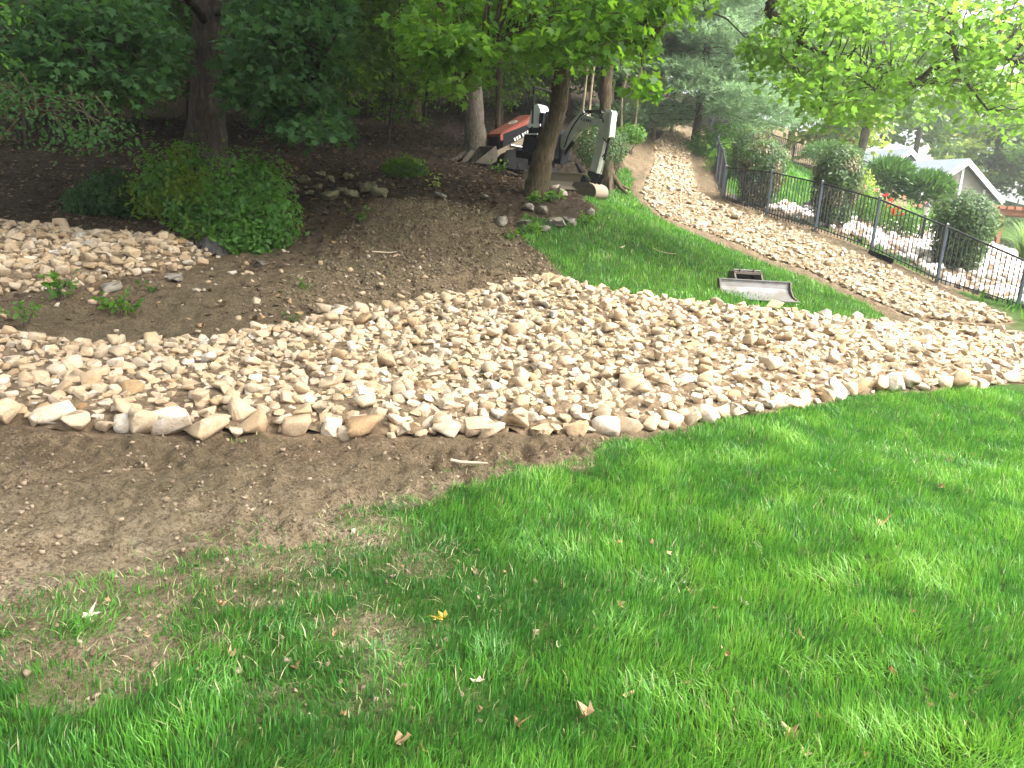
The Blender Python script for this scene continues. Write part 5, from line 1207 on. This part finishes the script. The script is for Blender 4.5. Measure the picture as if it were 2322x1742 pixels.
def track(t, M, L, hgt, w, lugs, mat='rubber'):
    bm = nb(); prism(bm, track_loop(L, hgt), w, M); o = bm_obj('track', bm, MAT[mat], t, world=True, bevel=.012)
    lp = track_loop(L, hgt, 20); pts = [Vector((p[0], 0, p[1])) for p in lp]; acc_ = [0]
    for i in range(len(pts)): acc_.append(acc_[-1] + (pts[(i + 1) % len(pts)] - pts[i]).length)
    bm = nb()
    for k in range(lugs):
        s = acc_[-1] * k / lugs; i = max(j for j in range(len(pts)) if acc_[j] <= s); a = pts[i]; b = pts[(i + 1) % len(pts)]; dd = (b - a).normalized(); c = a + dd * (s - acc_[i])
        box(bm, (0, 0, 0), (.035, w * .98, .03), M @ Matrix.Translation(c) @ Matrix.Rotation(-math.atan2(dd.z, dd.x), 4, 'Y'))
    bm.transform(ROOTM[t.name].inverted()); lo_ = bm_obj('lugs', bm, MAT[mat], o); lo_['kind'] = 'stuff'
    for (xc, rr) in ((L / 2 - hgt / 2, hgt * .34), (-L / 2 + hgt / 2, hgt * .34), (.14, hgt * .17), (-.14, hgt * .17), (.4 * (L - 1) + .02, hgt * .1)):
        zc = hgt / 2 if rr > hgt * .3 else hgt * .24
        bm = cyl(nb(), M @ Vector((xc, -w / 2 - .012, zc)), M @ Vector((xc, w / 2 + .012, zc)), rr, rr, 18); bm.transform(ROOTM[t.name].inverted()); bm_obj('wheel', bm, MAT['machine_black'], o)
cen = Vector((bc.x, bc.y, 0)) - fw * 1.02
for sx in (-1, 1):
    c = cen + bdir * sx * .37; track(ex, Matrix(((fw.x, bdir.x, 0, c.x), (fw.y, bdir.y, 0, c.y), (0, 0, 1, H(c.x, c.y) + .0), (0, 0, 0, 1))), 1.45, .40, .23, 34)
bm_obj('track_frame', box(nb(), (0, 1.02, .26), (.55, .9, .16), BM_), MAT['machine_black'], ex, world=True, bevel=.02)

# ------------------------------------------------------------------ small red tracked loader
rp = P(1160, 394, 19.2); rz = H(rp.x, rp.y); fd = Vector((-.78, -.63, 0)).normalized(); lf = Vector((-fd.y, fd.x, 0))
rd = thing('mini_loader', 'small red tracked loader with sloping hood between the grey trunk and leaning maple', 'loader', (rp.x, rp.y, rz))
RM = Matrix(((fd.x, lf.x, 0, rp.x), (fd.y, lf.y, 0, rp.y), (0, 0, 1, rz + .02), (0, 0, 0, 1)))
for sy in (-1, 1): track(rd, RM @ Matrix.Translation((0, sy * .36, 0)), 1.25, .42, .22, 28)
bm_obj('chassis', box(nb(), (-.02, 0, .36), (1.0, .48, .34), RM), MAT['machine_black'], rd, world=True, bevel=.02)
bm_obj('engine_bay', prism(nb(), [(-.52, .45), (.52, .42), (.54, .76), (-.42, 1.16), (-.52, 1.16)], .58, RM), MAT['machine_black'], rd, world=True, bevel=.02)
hood = bm_obj('hood', prism(nb(), [(-.50, 1.12), (.56, .70), (.60, .76), (.50, .83), (-.34, 1.30), (-.50, 1.30)], .50, RM), MAT['machine_red_top'], rd, world=True, bevel=.03)
for sy in (-1, 1):
    bm = prism(nb(), [(-.50, 1.00), (-.30, .98), (.60, .60), (.62, .72), (.48, .81), (-.36, 1.27), (-.50, 1.27)], .03, RM @ Matrix.Translation((0, sy * .27, 0))); bm_obj('side_panel', bm, MAT['machine_red'], rd, world=True, bevel=.008)
sl = math.atan2(.47, .84); bm = nb(); c = RM @ Matrix.Translation((.06, .0, 1.085)) @ Matrix.Rotation(sl, 4, 'Y')
bmesh.ops.create_cone(bm, cap_ends=True, segments=28, radius1=.5, radius2=.5, depth=.008, matrix=c @ Matrix.Diagonal((.20, .27, 1, 1))); bg_ = bm_obj('badge', bm, MAT['badge'], rd, world=True)
bm = nb(); bmesh.ops.create_cone(bm, cap_ends=True, segments=20, radius1=.5, radius2=.5, depth=.008, matrix=c @ Matrix.Translation((0, 0, .004)) @ Matrix.Diagonal((.11, .15, 1, 1))); bm.transform(ROOTM[rd.name].inverted()); bm_obj('badge_mark', bm, MAT['decal_green'], bg_)
for i in range(6):
    s = -.30 + i * .068 + (.03 if i > 2 else 0); bm = box(nb(), (0, 0, 0), (.045, .006, .075), RM @ Matrix.Translation((-s * 1 - .10, .302, .82 + (-s) * -.55 + .02)) @ Matrix.Rotation(sl, 4, 'Y')); bm_obj('lettering', bm, MAT['decal_white'], rd, world=True)
bm_obj('tank', cyl(nb(), RM @ Vector((-.30, .31, .62)), RM @ Vector((-.30, .31, .80)), .07, .07, 14), MAT['machine_red'], rd, world=True)
for sy in (-1, 1):
    bm = prism(nb(), [(-.55, .95), (-.45, 1.02), (.25, .62), (.85, .34), (.95, .20), (.85, .16), (.70, .30), (.20, .50)], .06, RM @ Matrix.Translation((0, sy * .42, 0))); bm_obj('loader_arm', bm, MAT['steel_mud'], rd, world=True, bevel=.008)
    bm_obj('lift_cylinder', cyl(nb(), RM @ Vector((-.2, sy * .47, .50)), RM @ Vector((.45, sy * .47, .52)), .026), MAT['chrome'], rd, world=True)
bm = shell(nb(), [(-.28, .02), (.16, .02), (.30, .10), (.33, .24), (.26, .42)], -.52, .52, .02); bm.transform(RM @ Matrix.Translation((1.18, 0, .03)) @ Matrix.Rotation(PI / 2, 4, 'Z')); sc_ = bm_obj('scoop', bm, MAT['steel_dark'], rd, world=True)
for sy in (-1, 1): bm = prism(nb(), [(-.28, .02), (.16, .02), (.30, .10), (.33, .24), (.26, .42)], .018, RM @ Matrix.Translation((1.18, sy * .52, .03)) @ Matrix.Rotation(PI, 4, 'Z')); bm.transform(ROOTM[rd.name].inverted()); bm_obj('side_plate', bm, MAT['steel_dark'], sc_)
bm_obj('control_tower', prism(nb(), [(-.52, 1.0), (-.40, 1.0), (-.42, 1.34), (-.56, 1.30)], .44, RM), MAT['machine_black'], rd, world=True, bevel=.02)

# ------------------------------------------------------------------ house beyond the garden
def wing(root, pk, half, rise, length, wall_h, trims, ov=.35):
    A = R(15); M = Matrix.Translation((pk.x, pk.y, 0)) @ Matrix.Rotation(A, 4, 'Z'); zt = pk.z; ze = zt - rise; z0 = ze - wall_h
    hw = half - .35; sl = rise / half; zw = zt - .18
    bm = nb(); prism(bm, [(-hw, z0), (hw, z0), (hw, zw - sl * hw), (0, zw), (-hw, zw - sl * hw)], length, M @ Matrix.Translation((0, length / 2 + ov, 0))); w = bm_obj('wall', bm, MAT['siding'], root, world=True)
    bm = nb(); zz = z0
    while zz < zw - .1:
        top = zz + .19; ww = hw if top < zw - sl * hw else (zw - top) / sl
        if ww > .08: box(bm, (0, ov - .012, zz + .09), (ww * 2 - .02, .03, .165), M @ Matrix.Identity(4))
        zz += .19
    bm.transform(ROOTM[root.name].inverted()); s = bm_obj('clapboards', bm, MAT['siding'], w); s['kind'] = 'stuff'
    for sx in (-1, 1):
        bm = nb(); prism(bm, [(0, zt), (sx * half, ze), (sx * half, ze + .16), (0, zt + .17)], length + 2 * ov - .1, M @ Matrix.Translation((0, length / 2 + ov, 0))); bm_obj('roof', bm, MAT['roof'], root, world=True)
        bm = nb(); prism(bm, [(0, zt - .20), (sx * half, ze - .20), (sx * half, ze + .14), (0, zt + .14)], .06, M @ Matrix.Translation((0, .02, 0))); bm_obj('rake_board', bm, MAT['trim'], root, world=True)
        bm_obj('gutter', box(nb(), (sx * (half + .06), length / 2 + ov, ze + .02), (.12, length + ov * 2, .12), M), MAT['trim'], root, world=True)
        bm_obj('corner_board', box(nb(), (sx * (hw - .06), ov - .045, (z0 + zw - sl * hw) / 2), (.16, .04, zw - sl * hw - z0), M), MAT['trim'], root, world=True)
    for x_ in trims:
        h2 = zw - sl * abs(x_) - .05; bm_obj('trim_board', box(nb(), (x_, ov - .045, (z0 + h2) / 2), (.15, .04, h2 - z0), M), MAT['trim'], root, world=True)
    return M, ze, hw, z0
pk1 = P(2198, 366, 46); gz = H(pk1.x, pk1.y)
hs_ = thing('house', 'pale house with light roofs and two grey-beige gables beyond the garden', 'house', (pk1.x, pk1.y, gz))
M1, ze, hw, z0 = wing(hs_, pk1, 2.95, 2.05, 7.0, 3.6, (.0, 1.75))
ds = bm_obj('downspout', cyl(nb(), M1 @ Vector((hw - .02, .28, z0)), M1 @ Vector((hw - .02, .28, ze - .9)), .05), MAT['trim'], hs_, world=True)
bm = cyl(nb(), M1 @ Vector((hw - .02, .28, ze - .9)), M1 @ Vector((hw + .40, .10, ze - .05)), .045); bm.transform(ROOTM[hs_.name].inverted()); bm_obj('elbow', bm, MAT['trim'], ds)
pk2 = P(2068, 342, 51); M2, ze2, hw2, z02 = wing(hs_, pk2, 2.6, 1.85, 9.0, 3.4, ())
wn_ = bm_obj('window', box(nb(), (.9, .30, z02 + 1.5), (.9, .05, 1.1), M2), MAT['trim'], hs_, world=True)
bm = box(nb(), (.9, .27, z02 + 1.5), (.74, .03, .94), M2); bm.transform(ROOTM[hs_.name].inverted()); bm_obj('pane', bm, MAT['glass_dark'], wn_)

# ------------------------------------------------------------------ pergola, lantern, pot and other garden pieces
pp0 = P(2260, 550, 40); pz = H(pp0.x, pp0.y)
pg = thing('pergola', 'brown wooden pergola with slatted top at the right edge of the garden', 'pergola', (pp0.x, pp0.y, pz))
bt = P(2260, 486, 40).z
bm_obj('post', box(nb(), (0, 0, (bt - pz) / 2), (.19, .19, bt - pz)), MAT['wood'], pg, bevel=.01)
bm_obj('post', box(nb(), (3.6, .4, (bt - pz) / 2), (.19, .19, bt - pz)), MAT['wood'], pg, bevel=.01)
for yy in (-.14, 2.2): bm_obj('beam', box(nb(), (1.75, yy, bt - pz + .12), (5.6, .07, .28)), MAT['wood'], pg, bevel=.008)
for k in range(13): bm_obj('rafter', box(nb(), (-.75 + k * .40, 1.0, bt - pz + .34), (.30, 3.0, .16)), MAT['wood'], pg, bevel=.006)
q = P(2246, 552, 38); qz = H(q.x, q.y); pot = thing('planter_pot', 'blue pot beside the pergola post seen through the fence', 'pot', (q.x, q.y, qz))
bm = cyl(nb(), (0, 0, 0), (0, 0, .30), .13, .17, 20); bm_obj('pot_body', bm, MAT['blue_paint'], pot); bm_obj('rim', cyl(nb(), (0, 0, .27), (0, 0, .32), .185, .185, 20), MAT['blue_paint'], pot)
q = P(2094, 515, 20.0); qz = H(q.x, q.y); tz = P(2098, 462, 20.0).z - qz; la = thing('garden_lantern', 'small black garden lantern on a post behind the fence', 'lantern', (q.x, q.y, qz))
bm_obj('post', cyl(nb(), (0, 0, -.05), (0, 0, tz - .28), .03), MAT['black_metal'], la); bm_obj('lamp_body', cyl(nb(), (0, 0, tz - .28), (0, 0, tz - .08), .05, .07, 6), MAT['white'], la); bm_obj('lamp_cap', cyl(nb(), (0, 0, tz - .08), (0, 0, tz + .02), .12, .02, 6), MAT['black_metal'], la)
q = P(2300, 520, 33); qz = H(q.x, q.y); o = bm_obj('garden_rail', box(nb(), (q.x, q.y, qz + .55), (3.4, .05, .05)), MAT['black_metal'], None); box_ = None; tag(o, 'low black rail behind the pergola post', 'rail')
for k, (px, py, Y, w, d_, h_, lab) in enumerate([(1838, 448, 21.5, 1.0, .5, .10, 'dark slate slab at the bottom of the garden step stack'), (1848, 440, 21.9, .8, .45, .10, 'middle dark slate slab of the garden step stack'), (1855, 432, 22.2, .6, .4, .10, 'topmost dark slate slab of the garden step stack')]):
    q = P(px, py, Y); zq = H(q.x, q.y) + .06 + .09 * k
    o = bm_obj('slate_slab', box(nb(), (0, 0, 0), (w, d_, h_), Matrix.Translation((q.x, q.y, zq)) @ Matrix.Rotation(.2 * k, 4, 'Z')), MAT['slate'], None, bevel=.02); tag(o, lab, 'stone slab')

MAT['moss_rock'] = paint('moss_rock', (.15, .125, .08), .9, (.085, .095, .035), .7)
# ------------------------------------------------------------------ loose rocks, sticks and scraps
kr = np.random.default_rng(12)
def rock(px, py, size, label, mat='pale_rock', name='rock', group=None, flat=.8):
    xx, yy = hit(px, py); zz = float(HM([xx], [yy])[0]); V, F = VARS[int(kr.integers(0, len(VARS)))]
    me = bpy.data.meshes.new(name); me.from_pydata((V * np.array([size, size, size * flat]) * .8 + .03 * size * kr.normal(size=V.shape)).tolist(), [], F.tolist()); me.materials.append(MAT[mat])
    for pl in me.polygons: pl.use_smooth = True
    o = link(bpy.data.objects.new(name, me)); o.location = (xx, yy, zz + size * .15); o.rotation_euler = (kr.normal() * .2, kr.normal() * .2, kr.random() * 6); tag(o, label, 'rock', group)
rock(1136, 508, .34, 'round grey rock in the dark mulch below the leaning maple', flat=1.1)
rock(1190, 512, .30, 'flat grey rock right of the round one'); rock(1262, 512, .36, 'long pale rock at the lawn corner', flat=.6); rock(1232, 522, .26, 'white-streaked rock beside the long pale rock')
rock(1338, 488, .30, 'whitish rock at the right end of the mulch bed'); rock(1292, 505, .28, 'mossy grey rock between the pale rocks'); rock(1195, 478, .3, 'brown rock below the leaning trunk foot'); rock(1230, 485, .26, 'brown rock right of the leaning trunk foot')
rock(1000, 452, .26, 'grey rock beside the yellow-green seedling'); rock(1258, 430, .3, 'pale stone beside the dozer blade'); rock(1275, 445, .24, 'small pale edging stone by the digger bucket'); rock(1100, 455, .2, 'small pale stone on the mulch left of the leaning trunk')
rock(255, 655, .28, 'pale flat stone fallen below the upper stones', flat=.5); rock(395, 640, .22, 'grey stone on the bank under the upper stones'); rock(590, 600, .2, 'brown stone at the lip of the gully')
for ik, (px, py) in enumerate(sorted([(690, 415), (720, 428), (750, 412), (775, 430), (800, 445), (835, 432), (700, 445), (745, 450), (662, 432), (860, 448), (725, 400), (790, 408)])): rock(px, py, .24 + .12 * kr.random(), (ORD + ['ninth', 'tenth', 'eleventh', 'twelfth'])[ik] + ' mossy block from the left in the heap at the gully head', 'moss_rock', 'mossy_stone', 'mossy stones at the top of the gully', .7)

def stick(px, py, L, r, ang, mat, label, cat='stick', bend=.15, lift=.02):
    xx, yy = hit(px, py); zz = float(HM([xx], [yy])[0]) + lift; d = np.array([math.cos(ang), math.sin(ang), 0]); q = np.array([-d[1], d[0], 0])
    pts = []
    for u in (-.5, -.2, .15, .5):
        c = np.array([xx, yy, 0]) + d * u * L + q * bend * L * (u * u - .1); c[2] = max(zz, float(HM([c[0]], [c[1]])[0]) + lift); pts.append(c)
    V, F = tube_arrays(pts, [r, r * 1.05, r * .9, r * .5], 6); o = np_obj('stick', V, F, mat=MAT[mat], smooth=True); tag(o, label, cat)
stick(872, 576, .34, .012, .1, 'wood_chip', 'pale curved stick on the bare slope')
stick(1412, 562, .26, .012, 1.2, 'wood_chip', 'pale stick on the lawn above the grading bucket')
stick(1505, 575, .40, .010, -.5, 'wood_chip', 'forked pale twig on the upper lawn', bend=.3)
stick(1062, 1068, .24, .010, -.3, 'wood_chip', 'pale stick at the edge of the foreground dirt')
stick(700, 608, .7, .008, .5, 'twig', 'thin twig lying across the gully')
stick(1682, 678, .30, .006, 1.5, 'white', 'thin white stake leaning on the grading bucket', 'stake', .02)
stick(1808, 694, .12, .008, .8, 'white', 'short white scrap on the lawn right of the grading bucket', 'scrap', .05)
stick(640, 745, .5, .007, .7, 'twig', 'twig sticking out of the gully mouth')
stick(500, 775, .3, .006, 1.0, 'twig', 'bent twig at the back edge of the stones')
# black plastic scrap at the end of the upper stones
xx, yy = hit(480, 575); zz = float(HM([xx], [yy])[0]) + .10; bm = nb(); bmesh.ops.create_grid(bm, x_segments=9, y_segments=6, size=.5)
for v in bm.verts: v.co = Vector((v.co.x * .46, v.co.y * .30, .06 * math.sin(v.co.x * 6 + 1) * math.cos(v.co.y * 5) + .03 * kr.normal() - .12 * max(v.co.x, 0)))
bmesh.ops.solidify(bm, geom=bm.faces[:], thickness=.008)
o = bm_obj('plastic_scrap', bm, MAT['tarp'], None, smooth=True); o.location = (xx, yy, zz); o.rotation_euler = (.1, .2, -.4); tag(o, 'crumpled black plastic sheet at the right end of the upper stones', 'plastic sheet')
_m = NT('crumb'); MAT['crumb'] = _m.done(_m.ramp(_m.attr('tint'), [(0, (.085, .058, .034)), (.5, (.16, .118, .075)), (.9, (.24, .185, .125)), (.992, (.27, .21, .145)), (1, (.42, .36, .27))]), .95)
# pale chips and clods strewn over the foreground dirt
cr = np.random.default_rng(44); n = 9000
x = -4.6 + 7.5 * cr.random(n); y = 2.0 + 3.8 * cr.random(n); g_, st_, wd_, ba_, _ = masks(x, y); k = (cr.random(n) < (1 - g_) * .9) & (y < front_y(x) - .03) & (st_ < .3); x = x[k]; y = y[k]; n = len(x)
s = .006 + .026 * cr.random(n) ** 2.6; M_, _ = rotm(cr, n, .6); z = HM(x, y); GV = []; GF = []; gt = []; off = 0
for i in range(n):
    V, F = VARS_LO[i % len(VARS_LO)]; GV.append((V * s[i]) @ M_[i].T + (x[i], y[i], z[i] + s[i] * .12)); GF.append(F + off); off += len(V); gt.append(np.full(len(V), cr.random() ** .7))
o = np_obj('soil_crumbs', np.vstack(GV), np.vstack(GF), mat=MAT['crumb'], smooth=False, attrs={'tint': np.concatenate(gt)}); tag(o, 'crumbs of soil and chips strewn over the foreground dirt', 'soil', kind='stuff')

# clods and cut straw on the machine track up the slope and along the dirt's edge
n = 9000; x = -3.0 + 3.6 * cr.random(n); y = 8.3 + 5.2 * cr.random(n); k = (sdist(TRACK, x, y) > -.1) & (y > back_y(x) + .1); x = x[k]; y = y[k]; n = len(x)
s = .012 + .045 * cr.random(n) ** 2.4; M_, _ = rotm(cr, n, .6); z = HM(x, y); GV = []; GF = []; gt = []; off = 0
for i in range(n):
    V, F = VARS_LO[i % len(VARS_LO)]; GV.append((V * s[i]) @ M_[i].T + (x[i], y[i], z[i] + s[i] * .05)); GF.append(F + off); off += len(V); gt.append(np.full(len(V), cr.random() ** 1.3 * .95))
o = np_obj('soil_clods', np.vstack(GV), np.vstack(GF), mat=MAT['crumb'], smooth=False, attrs={'tint': np.concatenate(gt)}); tag(o, 'clods of turned soil on the slope behind the stones', 'soil', kind='stuff')
n = 26000; x = -4.2 + 5.4 * cr.random(n); y = 2.2 + 11 * cr.random(n); g_, st_, wd_, ba_, _ = masks(x, y)
k = (st_ < .1) & (((y > back_y(x) + .1) & (sdist(TRACK, x, y) > -.2) & (cr.random(n) < .25 + .75 * sstep(.45, .62, fbm(x * 1.1, y * 1.1, 3, 93)))) | ((y < front_y(x) - .1) & (g_ > .02) & (g_ < .8) & (cr.random(n) < .8)))
x = x[k]; y = y[k]; n = len(x); V, lo_, to_, ti_ = blades(x, y, .03 + .05 * cr.random(n), np.full(n, .004), np.full(n, .99), cr.random(n) * 2 * PI, np.where(cr.random(n) < .3, .3 + .4 * cr.random(n), .88 + .12 * cr.random(n)), cr, z=HM(x, y) + .004)
o = np_obj('cut_straw', V, loops=lo_, totals=to_, mat=MAT['grass'], attrs={'tint': ti_}); tag(o, 'cut dry grass bits strewn on the slope and the dirt edge', 'straw', kind='stuff')
# small stones that rolled off onto the bank and gully
n = 420; x = -5.6 + 4.4 * cr.random(n); y = 6.9 + 4.2 * cr.random(n); g_, st_, wd_, ba_, _ = masks(x, y); k = (st_ < .05) & (y > back_y(x) + .1) & (cr.random(n) < .65); x = x[k]; y = y[k]; n = len(x)
s = .025 + .09 * cr.random(n) ** 2.5; M_, _ = rotm(cr, n, .5); z = HM(x, y); GV = []; GF = []; gt = []; off = 0
for i in range(n):
    V, F = VARS_LO[i % len(VARS_LO)]; GV.append((V * s[i]) @ M_[i].T + (x[i], y[i], z[i] + s[i] * .12)); GF.append(F + off); off += len(V); gt.append(np.full(len(V), cr.random()))
gt = np.concatenate(gt); o = np_obj('loose_stones', np.vstack(GV), np.vstack(GF), mat=MAT['stone'], smooth=True, attrs={'tint': gt, 'seed': .4 + .6 * gt}); tag(o, 'small stones strewn down the dark bank and gully', 'stones', kind='stuff')

# ------------------------------------------------------------------ thin haze added to lighten the distance, standing in for lens glare
HAZE = .0012
if HAZE > 0:
    hz = bm_obj('haze', box(nb(), (0, 50, 14), (420, 360, 38)), None); m = bpy.data.materials.new('haze'); m.use_nodes = True; m.node_tree.nodes.clear()
    pv = m.node_tree.nodes.new('ShaderNodeVolumePrincipled'); pv.inputs['Color'].default_value = (.92, .95, .93, 1); pv.inputs['Density'].default_value = HAZE; pv.inputs['Anisotropy'].default_value = .3
    ou = m.node_tree.nodes.new('ShaderNodeOutputMaterial'); m.node_tree.links.new(pv.outputs[0], ou.inputs['Volume']); hz.data.materials.append(m); tag(hz, 'thin haze added to lighten the distance', 'haze', kind='stuff')
